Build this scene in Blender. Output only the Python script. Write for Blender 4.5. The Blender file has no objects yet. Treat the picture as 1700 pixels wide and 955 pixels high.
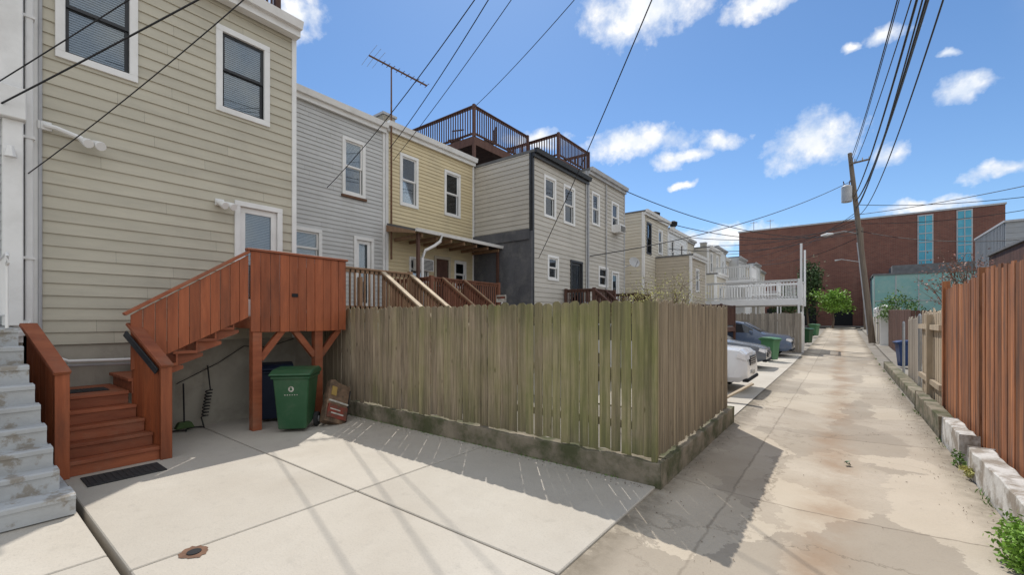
import bpy, math, random
from mathutils import Vector, Matrix
random.seed(7)
S = bpy.context.scene; COL = S.collection
S.view_settings.view_transform='Standard'; S.view_settings.look='None'; S.view_settings.exposure=0
R_=random.uniform
YAW=math.atan(550/720)
FW=Vector((-math.sin(YAW),math.cos(YAW),0)); RT=Vector((math.cos(YAW),math.sin(YAW),0))
def zt(y):
    if y<20: return 0
    if y>75: return 1.0
    t=(y-20)/55; return t*t*(3-2*t)*.35+.65*t
# ---------------- mesh builder
ORG={}
class MB:
    def __init__(s): s.v=[];s.f=[];s.m=[];s.r=[]
    def poly(s,pts,faces,mi=0,r=None):
        b=len(s.v); s.v+= [tuple(p) for p in pts]
        r=random.random() if r is None else r
        for f in faces: s.f.append([b+i for i in f]); s.m.append(mi); s.r.append(r)
    def quad(s,a,b,c,d,mi=0,r=None): s.poly([a,b,c,d],[(0,1,2,3)],mi,r)
    def box(s,x0,x1,y0,y1,z0,z1,mi=0,r=None,M=None):
        p=[Vector(q) for q in ((x0,y0,z0),(x1,y0,z0),(x1,y1,z0),(x0,y1,z0),(x0,y0,z1),(x1,y0,z1),(x1,y1,z1),(x0,y1,z1))]
        if M: p=[M@q for q in p]
        s.poly(p,[(3,2,1,0),(4,5,6,7),(0,1,5,4),(1,2,6,5),(2,3,7,6),(3,0,4,7)],mi,r)
    def beam(s,a,b,w,h,mi=0,r=None,up=(0,0,1)):
        a=Vector(a);b=Vector(b);d=(b-a).normalized();u=Vector(up)
        if abs(d.dot(u))>.98:u=Vector((1,0,0))
        sd=d.cross(u).normalized();u=sd.cross(d)
        p=[q+sd*i*w/2+u*j*h/2 for q in (a,b) for i,j in ((-1,-1),(1,-1),(1,1),(-1,1))]
        s.poly(p,[(3,2,1,0),(4,5,6,7),(0,1,5,4),(1,2,6,5),(2,3,7,6),(3,0,4,7)],mi,r)
    def tube(s,pts,r,n=6,mi=0,rr=None):
        pts=[Vector(p) for p in pts]; rads=r if isinstance(r,list) else [r]*len(pts)
        out=[]
        for i,p in enumerate(pts):
            d=(pts[min(i+1,len(pts)-1)]-pts[max(i-1,0)]).normalized()
            u=Vector((0,0,1)) if abs(d.z)<.9 else Vector((1,0,0))
            a=d.cross(u).normalized();b=a.cross(d)
            out+=[p+(a*math.cos(k*2*math.pi/n)+b*math.sin(k*2*math.pi/n))*rads[i] for k in range(n)]
        fs=[]
        for i in range(len(pts)-1):
            for k in range(n):
                k2=(k+1)%n; fs.append((i*n+k,i*n+k2,(i+1)*n+k2,(i+1)*n+k))
        fs.append(tuple(range(n))[::-1]); fs.append(tuple((len(pts)-1)*n+k for k in range(n)))
        s.poly(out,fs,mi,rr)
    def prism(s,prof,a,b,axis='y',mi=0,r=None):
        def P(u,w,t): return {'y':(u,t,w),'x':(t,u,w),'z':(u,w,t)}[axis]
        n=len(prof); pts=[P(u,w,a) for u,w in prof]+[P(u,w,b) for u,w in prof]
        fs=[tuple(range(n)),tuple(range(n,2*n))[::-1]]+[((i+1)%n,i,n+i,n+(i+1)%n) for i in range(n)]
        s.poly(pts,fs,mi,r)
    def build(s,name,mats,parent=None,org=None,smooth=False,bevel=0,sharp=None):
        if org is None: org=ORG.get(parent.name,(0,0,0)) if parent else (0,0,0)
        me=bpy.data.meshes.new(name)
        me.from_pydata([(v[0]-org[0],v[1]-org[1],v[2]-org[2]) for v in s.v],[],s.f)
        if not isinstance(mats,(list,tuple)): mats=[mats]
        for m in mats: me.materials.append(m)
        me.polygons.foreach_set('material_index',s.m)
        at=me.attributes.new('rnd','FLOAT','FACE'); at.data.foreach_set('value',s.r)
        if smooth:
            me.polygons.foreach_set('use_smooth',[True]*len(me.polygons))
            me.set_sharp_from_angle(angle=math.radians(sharp or 40))
        me.update()
        o=bpy.data.objects.new(name,me); COL.objects.link(o)
        if parent: o.parent=parent
        else: o.location=org
        ORG[o.name]=org
        if bevel:
            b=o.modifiers.new('b','BEVEL'); b.width=bevel; b.segments=1; b.limit_method='ANGLE'
        return o
def B1(name,mat,parent,*a,bevel=0):
    mb=MB(); mb.box(*a); return mb.build(name,M[mat],parent,bevel=bevel)
def thing(name,label,cat,loc=(0,0,0),group=None,local=False):
    o=bpy.data.objects.new(name,None); COL.objects.link(o); o.location=loc; o.empty_display_size=.1
    o['label']=label;o['category']=cat
    if group:o['group']=group
    ORG[o.name]=(0,0,0) if local else tuple(loc)
    return o
def tag(o,label,cat,group=None):
    o['label']=label;o['category']=cat
    if group:o['group']=group
    return o
def struct(o): o['kind']='structure'; return o
# ---------------- materials
class NT:
    def __init__(s,nt): s.t=nt; nt.nodes.clear()
    def n(s,ty,_p=None,**k):
        nd=s.t.nodes.new(ty)
        if _p:
            for a,b in _p.items(): setattr(nd,a,b)
        for a,b in k.items():
            key=int(a[1:]) if a[0]=='i' and a[1:].isdigit() else a.replace('_',' ')
            s.set(nd.inputs[key],b)
        return nd
    def set(s,inp,b):
        if isinstance(b,bpy.types.NodeSocket): s.t.links.new(b,inp)
        elif isinstance(b,bpy.types.Node): s.t.links.new(b.outputs[0],inp)
        else: inp.default_value=b
    def m(s,op,a,b=0,c=0,clamp=False): return s.n('ShaderNodeMath',{'operation':op,'use_clamp':clamp},i0=a,i1=b,i2=c).outputs[0]
    def vm(s,op,a,b=(0,0,0)): return s.n('ShaderNodeVectorMath',{'operation':op},i0=a,i1=b)
    def mr(s,v,a,b,c=0,d=1,smooth=False):
        return s.n('ShaderNodeMapRange',{'clamp':True,'interpolation_type':'SMOOTHSTEP' if smooth else 'LINEAR'},i0=v,i1=a,i2=b,i3=c,i4=d).outputs[0]
    def mix(s,f,a,b,bt='MIX'):
        nd=s.n('ShaderNodeMix',{'data_type':'RGBA','blend_type':bt})
        s.set(nd.inputs[0],f);s.set(nd.inputs[6],a);s.set(nd.inputs[7],b); return nd.outputs[2]
    def noise(s,vec,scale,detail=5,rough=.6,dist=0):
        return s.n('ShaderNodeTexNoise',Vector=vec,Scale=scale,Detail=detail,Roughness=rough,Distortion=dist)
def c4(c): return (c[0],c[1],c[2],1)
def newmat(name):
    m=bpy.data.materials.new(name); m.use_nodes=True; return m,NT(m.node_tree)
def finish(t,col,rough,bump=None,bstr=.3,bdist=.01,metal=0,spec=.5,coat=0):
    p=t.n('ShaderNodeBsdfPrincipled'); t.set(p.inputs['Base Color'],col); t.set(p.inputs['Roughness'],rough); t.set(p.inputs['Metallic'],metal)
    t.set(p.inputs['Specular IOR Level'],spec); t.set(p.inputs['Coat Weight'],coat)
    if bump is not None:
        b=t.n('ShaderNodeBump',Height=bump,Strength=bstr,Distance=bdist); t.set(p.inputs['Normal'],b.outputs[0])
    o=t.n('ShaderNodeOutputMaterial'); t.t.links.new(p.outputs[0],o.inputs[0]); return p
def pmat(name,c1,c2=None,scale=3,stretch=(1,1,1),rough=.8,bump=.3,bscale=30,bdist=.006,var=.0,metal=0,dirt=None,dscale=.7,dlo=.5,dhi=.75,damt=.6,spec=.4,coat=0,dstretch=None):
    m,t=newmat(name); c2=c2 or tuple(x*.8 for x in c1)
    tc=t.n('ShaderNodeTexCoord').outputs['Object']
    mp=t.n('ShaderNodeMapping',Vector=tc,Scale=stretch).outputs[0]
    n1=t.noise(mp,scale,5,.65).outputs[0]
    col=t.mix(t.mr(n1,.32,.68),c4(c1),c4(c2))
    if dirt:
        dv=t.n('ShaderNodeMapping',Vector=tc,Scale=dstretch).outputs[0] if dstretch else tc
        n2=t.noise(dv,dscale,6,.7).outputs[0]
        col=t.mix(t.m('MULTIPLY',t.mr(n2,dlo,dhi),damt),col,c4(dirt))
    if var:
        a=t.n('ShaderNodeAttribute',{'attribute_name':'rnd'}).outputs['Fac']
        v=t.mr(a,0,1,1-var,1+var)
        col=t.vm('SCALE',col).outputs[0]; t.set(col.node.inputs['Scale'],v)
    b=t.noise(mp,bscale,3,.6).outputs[0] if bump else None
    rr=t.mr(n1,.3,.7,max(rough-.08,0.02),min(rough+.08,1))
    finish(t,col,rr,b,bump,bdist,metal,spec,coat)
    return m
M={}
def siding(name,c1,c2,dirt=(.26,.24,.20),var=.05):
    M[name]=pmat(name,c1,c2,1.3,(1,1,6),.62,.25,22,.004,var,dirt=dirt,dscale=.9,dlo=.5,dhi=.8,damt=.28,dstretch=(1,1,.45))
siding('beige',(.51,.472,.375),(.45,.418,.335))
siding('bluegrey',(.545,.545,.535),(.485,.485,.475))
siding('yellow',(.66,.555,.35),(.59,.495,.315))
siding('greysid',(.53,.495,.435),(.47,.44,.385))
siding('cream',(.60,.55,.45),(.53,.485,.40))
siding('whitesid',(.72,.73,.73),(.64,.65,.65))
siding('tansid',(.52,.455,.36),(.45,.395,.31))
siding('metalsid',(.36,.37,.38),(.30,.31,.32))
M['trim']=pmat('trim',(.80,.79,.77),(.73,.72,.70),2,rough=.45,bump=.1,dirt=(.4,.38,.34),dscale=1.5,damt=.3)
M['greytrim']=pmat('greytrim',(.48,.48,.48),(.38,.38,.39),2,rough=.5,bump=.1)
M['black']=pmat('black',(.02,.022,.026),(.035,.037,.04),4,rough=.4,bump=.05)
M['dark']=pmat('dark',(.012,.013,.015),(.02,.02,.022),3,rough=.9,bump=0)
M['blind']=pmat('blind',(.70,.71,.71),(.60,.61,.61),2,rough=.6,bump=0)
M['membrane']=pmat('membrane',(.18,.18,.18),(.12,.12,.12),2,rough=.85)
M['stucco']=pmat('stucco',(.13,.13,.14),(.075,.077,.085),1.5,(1,1,.5),.9,.5,25,.01,dirt=(.26,.25,.23),dscale=1.5,damt=.5)
M['found']=pmat('found',(.42,.385,.32),(.33,.305,.255),1.6,(1,1,.6),.9,.5,18,.01,dirt=(.15,.135,.11),dscale=1.1,dlo=.46,dhi=.74,damt=.65)
M['metal']=pmat('metal',(.45,.46,.47),(.32,.33,.34),5,rough=.4,bump=.05,metal=.8)
M['rust']=pmat('rust',(.18,.09,.05),(.10,.055,.035),8,rough=.8,bump=.3)
M['rubber']=pmat('rubber',(.02,.02,.021),(.035,.035,.036),8,rough=.75,bump=.1)
M['wire']=pmat('wire',(.012,.012,.014),(.02,.02,.022),8,rough=.6,bump=0)
M['green']=pmat('green',(.018,.075,.03),(.026,.095,.042),3,rough=.42,bump=.08,dirt=(.12,.13,.09),dscale=3,damt=.4)
M['green2']=pmat('green2',(.08,.21,.10),(.06,.17,.08),3,rough=.45,bump=.08)
M['blue']=pmat('blue',(.014,.045,.15),(.012,.035,.11),3,rough=.45,bump=.08)
M['darkblue']=pmat('darkblue',(.010,.020,.055),(.008,.016,.04),3,rough=.5,bump=.08)
RW=dict(rough=.6,bump=.5,bscale=14,bdist=.004)
M['redwood']=pmat('redwood',(.365,.105,.040),(.25,.066,.025),2.2,(6,6,.5),var=.20,dirt=(.10,.036,.02),dscale=2.6,dlo=.47,dhi=.74,damt=.65,dstretch=(2,2,.4),**RW)
M['redwoodh']=pmat('redwoodh',(.32,.095,.040),(.21,.058,.026),2.2,(4,.7,4),var=.18,dirt=(.26,.165,.11),dscale=2.2,dlo=.5,dhi=.78,damt=.5,**RW)
M['orangewood']=pmat('orangewood',(.43,.175,.070),(.26,.092,.038),2.2,(6,6,.35),.75,.7,12,.006,.42,dirt=(.10,.055,.04),dscale=3.0,dlo=.44,dhi=.66,damt=.85,dstretch=(3,3,.35))
M['deckwood']=pmat('deckwood',(.33,.205,.125),(.22,.135,.08),2.4,(3,3,1),.8,.4,12,.004,.2)
M['reddeck']=pmat('reddeck',(.26,.11,.065),(.17,.07,.042),2.4,(3,3,1),.8,.4,12,.004,.2)
M['darkwood']=pmat('darkwood',(.12,.058,.04),(.08,.038,.028),2.4,(3,3,1),.7,.3,12,.004,.2)
M['palewood']=pmat('palewood',(.46,.37,.26),(.34,.275,.195),2.4,(3,3,1),.8,.4,12,.004,.25)
M['oldwood']=pmat('oldwood',(.33,.285,.23),(.21,.18,.145),2.4,(5,5,.5),.9,.5,12,.005,.25)
M['pole']=pmat('pole',(.24,.19,.145),(.14,.11,.085),2,(6,6,.4),.9,.6,12,.006)
M['whitedeck']=pmat('whitedeck',(.80,.80,.79),(.72,.72,.72),2,rough=.5,bump=.1)
M['stepc']=pmat('stepc',(.43,.445,.45),(.36,.365,.365),2.5,(1,1,1),.85,.7,18,.008,.07,dirt=(.22,.185,.14),dscale=4.2,dlo=.52,dhi=.60,damt=.75)
M['curb']=pmat('curb',(.27,.23,.17),(.17,.145,.105),2.5,(1,1,1),.95,.8,16,.012,.05,dirt=(.065,.075,.03),dscale=2.6,dlo=.43,dhi=.62,damt=.85)
M['whiteblock']=pmat('whiteblock',(.62,.61,.58),(.48,.465,.43),3,rough=.9,bump=.7,bscale=14,bdist=.012,dirt=(.24,.20,.155),dscale=3.2,dlo=.46,dhi=.58,damt=.85)
M['leaf']=pmat('leaf',(.09,.18,.03),(.13,.24,.045),6,rough=.6,bump=0,var=.5)
M['leafbright']=pmat('leafbright',(.15,.29,.03),(.20,.34,.05),6,rough=.6,bump=0,var=.45)
M['leafdark']=pmat('leafdark',(.04,.075,.025),(.06,.10,.03),6,rough=.7,bump=0,var=.5)
M['leafyellow']=pmat('leafyellow',(.50,.47,.16),(.36,.36,.12),6,rough=.6,bump=0,var=.4)
M['leafred']=pmat('leafred',(.32,.13,.11),(.22,.13,.07),6,rough=.6,bump=0,var=.5)
M['twig']=pmat('twig',(.17,.12,.085),(.11,.08,.055),6,rough=.9)
M['teal']=pmat('teal',(.24,.44,.41),(.18,.37,.355),.35,rough=.7,bump=.2,dirt=(.40,.49,.43),dscale=.3,dlo=.45,dhi=.62,damt=.6)
M['bluepanel']=pmat('bluepanel',(.05,.32,.44),(.10,.42,.54),1,rough=.25,bump=0)
M['rim']=pmat('rim',(.5,.5,.52),(.4,.4,.42),5,rough=.3,bump=0,metal=.9)
M['light']=pmat('light',(.8,.8,.82),(.7,.7,.72),5,rough=.12,bump=0)
M['redlens']=pmat('redlens',(.4,.02,.02),(.3,.02,.02),5,rough=.15,bump=0)
M['carwhite']=pmat('carwhite',(.72,.73,.75),(.70,.71,.73),1,rough=.25,bump=0,coat=.6)
M['carblue']=pmat('carblue',(.10,.14,.22),(.09,.125,.20),1,rough=.25,bump=0,coat=.8)
M['cargrey']=pmat('cargrey',(.12,.135,.16),(.11,.125,.15),1,rough=.25,bump=0,coat=.8)
M['cardboard']=pmat('cardboard',(.26,.165,.105),(.17,.11,.07),4,rough=.85,dirt=(.07,.05,.035),dscale=6,dlo=.42,dhi=.6,damt=.8)
M['redprint']=pmat('redprint',(.28,.055,.035),(.18,.05,.035),9,rough=.7,dirt=(.10,.07,.05),dscale=9,dlo=.45,dhi=.6,damt=.8)
M['whiteprint']=pmat('whiteprint',(.62,.60,.54),(.42,.40,.36),5,rough=.7,dirt=(.2,.15,.11),dscale=9,dlo=.5,dhi=.65,damt=.7)
M['yellowprint']=pmat('yellowprint',(.45,.30,.08),(.3,.2,.07),5,rough=.7)
m,t=newmat('glass'); M['glass']=m
fr=t.n('ShaderNodeFresnel',IOR=1.5); f2=t.mr(fr.outputs[0],0,1,.05,1.0)
gl=t.n('ShaderNodeBsdfGlossy',Color=(.9,.95,1,1),Roughness=.02); tr=t.n('ShaderNodeBsdfTransparent',Color=(.80,.84,.86,1))
mx=t.n('ShaderNodeMixShader'); t.set(mx.inputs[0],f2); t.t.links.new(tr.outputs[0],mx.inputs[1]); t.t.links.new(gl.outputs[0],mx.inputs[2])
o=t.n('ShaderNodeOutputMaterial'); t.t.links.new(mx.outputs[0],o.inputs[0])
M['carglass']=pmat('carglass',(.02,.025,.03),(.03,.035,.04),1,rough=.05,bump=0,spec=.8)
def fencemat(name,moss,k=1.0):
    m,t=newmat(name); tc=t.n('ShaderNodeTexCoord').outputs['Object']; pos=t.n('ShaderNodeNewGeometry').outputs['Position']
    rn=t.n('ShaderNodeAttribute',{'attribute_name':'rnd'}).outputs['Fac']
    cx=t.n('ShaderNodeCombineXYZ'); t.set(cx.inputs[0],t.m('MULTIPLY',rn,37.)); t.set(cx.inputs[1],t.m('MULTIPLY',rn,19.))
    v=t.vm('ADD',tc,cx.outputs[0]).outputs[0]
    mp=t.n('ShaderNodeMapping',Vector=v,Scale=(12,12,.55)).outputs[0]
    g=t.noise(mp,2.2,8,.72,.6).outputs[0]
    col=t.n('ShaderNodeValToRGB',Fac=g); cr=col.color_ramp
    cr.elements[0].position=.30; cr.elements[0].color=(.15*k,.115*k,.078*k,1); cr.elements[1].position=.72; cr.elements[1].color=(.46*k,.375*k,.265*k,1)
    e=cr.elements.new(.5); e.color=(.305*k,.242*k,.168*k,1)
    c=col.outputs[0]
    vo=t.n('ShaderNodeTexVoronoi',Vector=t.n('ShaderNodeMapping',Vector=v,Scale=(4,4,1.6)).outputs[0],Scale=1.4).outputs['Distance']
    c=t.mix(t.mr(vo,.03,.11,.8,0),c,(.06,.035,.022,1))
    sep=t.n('ShaderNodeSeparateXYZ',Vector=pos)
    n2=t.noise(pos,1.3,5,.6).outputs[0]; n3=t.noise(mp,1.3,6,.75).outputs[0]; n5=t.noise(mp,.75,6,.7).outputs[0]
    gx=t.mr(sep.outputs[0],-8.2,-2.2,-.14,.10)
    mm=t.m('ADD',t.m('ADD',t.m('MULTIPLY',n2,.6),t.m('MULTIPLY',n3,.4)),t.m('ADD',gx,t.m('MULTIPLY',t.m('SUBTRACT',rn,.5),.11)))
    mm=t.mr(mm,.40,.68,0,moss)
    c=t.mix(mm,c,t.mix(t.mr(n3,.35,.65),(.25,.245,.085,1),(.125,.135,.05,1)))
    ends=t.m('ADD',t.mr(sep.outputs[2],1.55,2.0,0,.10),t.mr(sep.outputs[2],.85,.3,0,.13))
    c=t.mix(t.mr(t.m('ADD',n5,ends),.52,.72,0,.55),c,(.10,.085,.06,1))
    vs=t.vm('SCALE',c); t.set(vs.inputs['Scale'],t.mr(rn,0,1,.82,1.15))
    finish(t,vs.outputs[0],.88,g,.85,.008,spec=.25); return m
M['fence']=fencemat('fence_wood',.85,1.08); M['fencedry']=fencemat('fence_wood_dry',.12,1.02)
def concrete(name,c1,c2,stain,samt,crack=.5,joint=None,centre=None):
    m,t=newmat(name); pos=t.n('ShaderNodeNewGeometry').outputs['Position']
    sep=t.n('ShaderNodeSeparateXYZ',Vector=pos)
    n1=t.noise(pos,.9,7,.68).outputs[0]; n2=t.noise(pos,60,3,.7).outputs[0]; n3=t.noise(pos,.35,4,.6,.4).outputs[0]; n4=t.noise(pos,6,5,.72).outputs[0]
    c=t.mix(t.mr(n1,.3,.7),c4(c1),c4(c2))
    c=t.mix(t.m('MULTIPLY',t.mr(n3,.45,.70),samt),c,c4(stain))
    c=t.mix(t.mr(n4,.56,.76,0,.34),c,c4(tuple(x*.6 for x in c2)))
    c=t.mix(t.mr(n4,.2,.38,.32,0),c,c4(tuple(min(1,x*1.25) for x in c1)))
    c=t.mix(t.mr(n2,.52,.75,0,.38),c,c4(tuple(x*.5 for x in c1)))
    rn=t.n('ShaderNodeAttribute',{'attribute_name':'rnd'}).outputs['Fac']
    if centre is not None:
        # worn repair patches with ragged outlines
        pv=t.vm('ADD',pos,t.vm('MULTIPLY',t.n('ShaderNodeTexNoise',Vector=pos,Scale=2.2,Detail=6,Roughness=.7).outputs['Color'],(.7,.9,0)).outputs[0]).outputs[0]
        vc=t.n('ShaderNodeTexVoronoi',Vector=t.n('ShaderNodeMapping',Vector=pv,Scale=(1,.55,.0)).outputs[0],Scale=1.15).outputs['Color']
        vr=t.n('ShaderNodeSeparateColor',Color=vc).outputs[0]
        c=t.mix(t.mr(vr,.62,.70,0,.42),c,c4(tuple(x*.68 for x in c2)))
        c=t.mix(t.mr(vr,.30,.22,0,.38),c,(.56,.49,.385,1))
        d=t.m('ABSOLUTE',t.m('SUBTRACT',t.m('ADD',sep.outputs[0],t.m('MULTIPLY',t.m('SUBTRACT',n3,.5),.9)),centre))
        c=t.mix(t.m('MULTIPLY',t.mr(d,.0,.38,.62,0,True),t.mr(n1,.34,.58)),c,(.27,.175,.105,1))
        e1=t.m('MINIMUM',t.m('ABSOLUTE',t.m('SUBTRACT',sep.outputs[0],1.16)),t.m('ABSOLUTE',t.m('ADD',sep.outputs[0],1.60)))
        c=t.mix(t.m('MULTIPLY',t.mr(e1,.0,.34,.8,0,True),t.mr(n4,.3,.6,.35,1)),c,(.15,.125,.09,1))
    if joint:
        wob=t.m('ADD',t.m('MULTIPLY',t.m('SUBTRACT',n4,.5),.06),t.m('MULTIPLY',t.m('SUBTRACT',n1,.5),.10))
        yy=t.m('DIVIDE',t.m('ADD',sep.outputs[1],wob),joint)
        a=t.m('ABSOLUTE',t.m('SUBTRACT',t.m('FRACT',yy),.5)) 
        l1=t.mr(a,.0012,.005,.6,0)
        xx=t.m('ADD',t.m('ADD',sep.outputs[0],.95),wob)
        l2=t.mr(t.m('ABSOLUTE',xx),.004,.018,.45,0)
        cid=t.n('ShaderNodeCombineXYZ'); t.set(cid.inputs[0],t.m('FLOOR',t.m('ADD',yy,.5))); t.set(cid.inputs[1],t.m('GREATER_THAN',xx,0))
        wn=t.n('ShaderNodeTexWhiteNoise',Vector=cid.outputs[0]).outputs['Value']
        sc=t.vm('SCALE',c); t.set(sc.inputs['Scale'],t.mr(wn,0,1,.88,1.07)); c=sc.outputs[0]
        c=t.mix(t.m('MULTIPLY',t.m('MAXIMUM',l1,l2),t.mr(n1,.35,.55,.35,1)),c,(.10,.08,.06,1))
    if crack:
        dv=t.n('ShaderNodeTexNoise',Vector=pos,Scale=2.6,Detail=7,Roughness=.7)
        vv=t.vm('ADD',pos,t.vm('MULTIPLY',dv.outputs['Color'],(.9,.9,0)).outputs[0]).outputs[0]
        e=t.n('ShaderNodeTexVoronoi',{'feature':'DISTANCE_TO_EDGE'},Vector=vv,Scale=.36).outputs['Distance']
        ck=t.m('MULTIPLY',t.mr(e,.0008,.007,crack,0),t.mr(n3,.42,.54))
        c=t.mix(ck,c,(.13,.105,.075,1))
    vs=t.vm('SCALE',c); t.set(vs.inputs['Scale'],t.mr(rn,0,1,.95,1.05))
    h=t.m('ADD',n2,t.m('MULTIPLY',n4,1.8))
    finish(t,vs.outputs[0],.9,h,.5,.007,spec=.3); return m
M['drive']=concrete('drive_concrete',(.515,.48,.42),(.445,.41,.355),(.37,.325,.265),.55,.0)
M['alley']=concrete('alley_concrete',(.46,.405,.33),(.37,.32,.255),(.29,.235,.17),.7,.55,3.4,-.1)
M['ground']=concrete('ground_concrete',(.30,.275,.24),(.23,.21,.18),(.17,.145,.11),.6,.0)
m,t=newmat('brick'); M['brick']=m
pos=t.n('ShaderNodeNewGeometry').outputs['Position']; sp=t.n('ShaderNodeSeparateXYZ',Vector=pos)
cb=t.n('ShaderNodeCombineXYZ'); t.set(cb.inputs[0],t.m('ADD',sp.outputs[0],sp.outputs[1])); t.set(cb.inputs[1],sp.outputs[2])
br=t.n('ShaderNodeTexBrick',Vector=cb.outputs[0],Color1=(.235,.088,.060,1),Color2=(.155,.058,.042,1),Mortar=(.23,.16,.125,1),Scale=1)
br.inputs['Mortar Size'].default_value=.015; br.inputs['Brick Width'].default_value=.45; br.inputs['Row Height'].default_value=.15
nn=t.noise(pos,.25,7,.7).outputs[0]; n6=t.noise(t.n('ShaderNodeMapping',Vector=pos,Scale=(1,1,.15)).outputs[0],1.2,5,.6).outputs[0]
cc_=t.mix(t.mr(nn,.4,.65,0,.6),br.outputs[0],(.135,.058,.045,1)); cc_=t.mix(t.mr(n6,.55,.75,0,.4),cc_,(.26,.145,.11,1))
finish(t,cc_,.9)
# ---------------- world
W=bpy.data.worlds.new('World'); S.world=W; W.use_nodes=True; t=NT(W.node_tree)
W.cycles.sampling_method='MANUAL'; W.cycles.sample_map_resolution=256
SUNV=Vector((-.92,1.1,2.03)).normalized(); el=math.asin(SUNV.z)
sky=t.n('ShaderNodeTexSky',{'sky_type':'NISHITA','sun_disc':False,'sun_elevation':el,'sun_rotation':-math.atan2(.9,1.1),'air_density':1.0,'dust_density':.3,'ozone_density':2.5,'altitude':200})
dr=t.n('ShaderNodeTexCoord').outputs['Generated']
def pdir(px,py): return (FW+RT*((px-850)/720)+Vector((0,0,1))*((531-py)/720)).normalized()
clouds=[(492,22,52,32),(1068,20,110,46),(1265,5,90,20),(1468,70,48,22),(1415,82,22,12),(1602,140,60,25),(1565,90,28,9),(1335,240,86,46),(1060,234,110,30),(1192,232,42,25),(1132,266,50,16),(1125,311,24,7),(1465,255,48,28),(1670,288,74,16),(890,226,54,16),(1545,347,85,13),(1180,395,110,22),(1120,430,80,20)]
nz=t.noise(dr,7,5,.62); ds=t.vm('ADD',dr,t.vm('MULTIPLY',t.vm('SUBTRACT',nz.outputs['Color'],(.5,.5,.5)).outputs[0],(.09,.09,.09)).outputs[0]).outputs[0]
acc=None
for px,py,rx,ry in clouds:
    C0=pdir(px,py); u=Vector((0,0,1)).cross(C0).normalized(); w=C0.cross(u).normalized()
    k=1/(FW+RT*((px-850)/720)+Vector((0,0,1))*((531-py)/720)).length
    a=1/(rx/720*k*k*1.05) if abs(px-850)>400 else 1/(rx/720*k); b=1/(ry/720*k)
    sb=t.vm('SUBTRACT',ds,tuple(C0)).outputs[0]
    q=t.n('ShaderNodeCombineXYZ'); t.set(q.inputs[0],t.vm('DOT_PRODUCT',sb,tuple(u*a)).outputs['Value']); t.set(q.inputs[1],t.vm('DOT_PRODUCT',sb,tuple(w*b)).outputs['Value']); t.set(q.inputs[2],t.vm('DOT_PRODUCT',sb,tuple(C0*3)).outputs['Value'])
    v=t.m('SUBTRACT',1.0,t.vm('LENGTH',q.outputs[0]).outputs['Value'])
    acc=v if acc is None else t.m('MAXIMUM',acc,v)
n2=t.noise(dr,24,8,.62).outputs[0]
den=t.mr(t.m('ADD',acc,t.m('MULTIPLY',t.m('SUBTRACT',n2,.5),1.6)),-.02,.72,0,1,False)
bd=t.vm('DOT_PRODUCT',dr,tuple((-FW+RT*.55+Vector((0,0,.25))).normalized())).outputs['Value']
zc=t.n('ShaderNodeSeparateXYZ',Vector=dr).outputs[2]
fill_bank=t.m('MULTIPLY',t.mr(bd,-.12,.22,0,1,True),t.mr(t.m('ADD',nz.outputs[0],t.mr(bd,0,.8,0,.25)),.38,.56,.15,1,True))  # unseen cloud cover behind the camera, added as neutral fill light
fill_bank=t.m('MULTIPLY',fill_bank,t.mr(zc,-.02,.08,0,1))
den=t.m('MAXIMUM',den,fill_bank)
n3=t.noise(dr,12,5,.6).outputs[0]
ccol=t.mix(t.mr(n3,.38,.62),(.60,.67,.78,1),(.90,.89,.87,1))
hz_=t.mr(zc,.0,.45,0,1,False)
tintc=t.mix(hz_,(.80,.93,1.05,1),(.68,.86,1.0,1))
tint=t.mix(1.0,sky.outputs[0],tintc,'MULTIPLY')
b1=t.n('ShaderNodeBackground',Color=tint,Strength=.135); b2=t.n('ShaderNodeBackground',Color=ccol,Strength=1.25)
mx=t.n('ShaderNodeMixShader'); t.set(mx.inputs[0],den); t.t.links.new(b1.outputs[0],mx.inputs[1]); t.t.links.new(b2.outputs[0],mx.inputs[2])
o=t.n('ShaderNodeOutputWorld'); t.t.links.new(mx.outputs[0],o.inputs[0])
sl=bpy.data.lights.new('sun','SUN'); sl.energy=4.1; sl.angle=math.radians(.5); sl.color=(1,.95,.88)
so=bpy.data.objects.new('sun',sl); COL.objects.link(so); so.rotation_euler=(-SUNV).to_track_quat('-Z','Y').to_euler()
# ---------------- camera
cd=bpy.data.cameras.new('camera'); cam=bpy.data.objects.new('camera',cd); COL.objects.link(cam); S.camera=cam
cam.location=(0,0,1.8); cam.rotation_euler=(math.pi/2,0,YAW); cd.lens=720/1700*36; cd.sensor_width=36; cd.shift_y=(531-477.5)/1700; cd.clip_end=3000; cd.clip_start=.05
# ---------------- ground
def strip(name,x0,x1,y0,y1,dz,mat,nx=8,ny=60,prof=None,jit=0):
    mb=MB(); P=[]
    for j in range(ny+1):
        y=y0+(y1-y0)*j/ny
        for i in range(nx+1):
            x=x0+(x1-x0)*i/nx; z=zt(y)+dz+(prof(i/nx) if prof else 0)+R_(-jit,jit)
            P.append((x,y,z))
    F=[(j*(nx+1)+i,j*(nx+1)+i+1,(j+1)*(nx+1)+i+1,(j+1)*(nx+1)+i) for j in range(ny) for i in range(nx)]
    mb.poly(P,F,r=.5); return struct(mb.build(name,mat,smooth=True,sharp=60))
strip('ground',-600,600,-300,1400,-.13,M['ground'],40,170)
strip('alley',-1.62,1.16,-8,76,-.02,M['alley'],10,140,lambda u:-.05*(1-abs(2*u-1)**1.5),.003)
mb=MB(); xs=[-8.75,-4.06,-1.6]; ys=[.80,2.63,4.66]
for i in range(2):
    for j in range(2): mb.box(xs[i]+.009,xs[i+1]-.009,ys[j]+.009,ys[j+1]-.009,-.2,.0)
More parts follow.
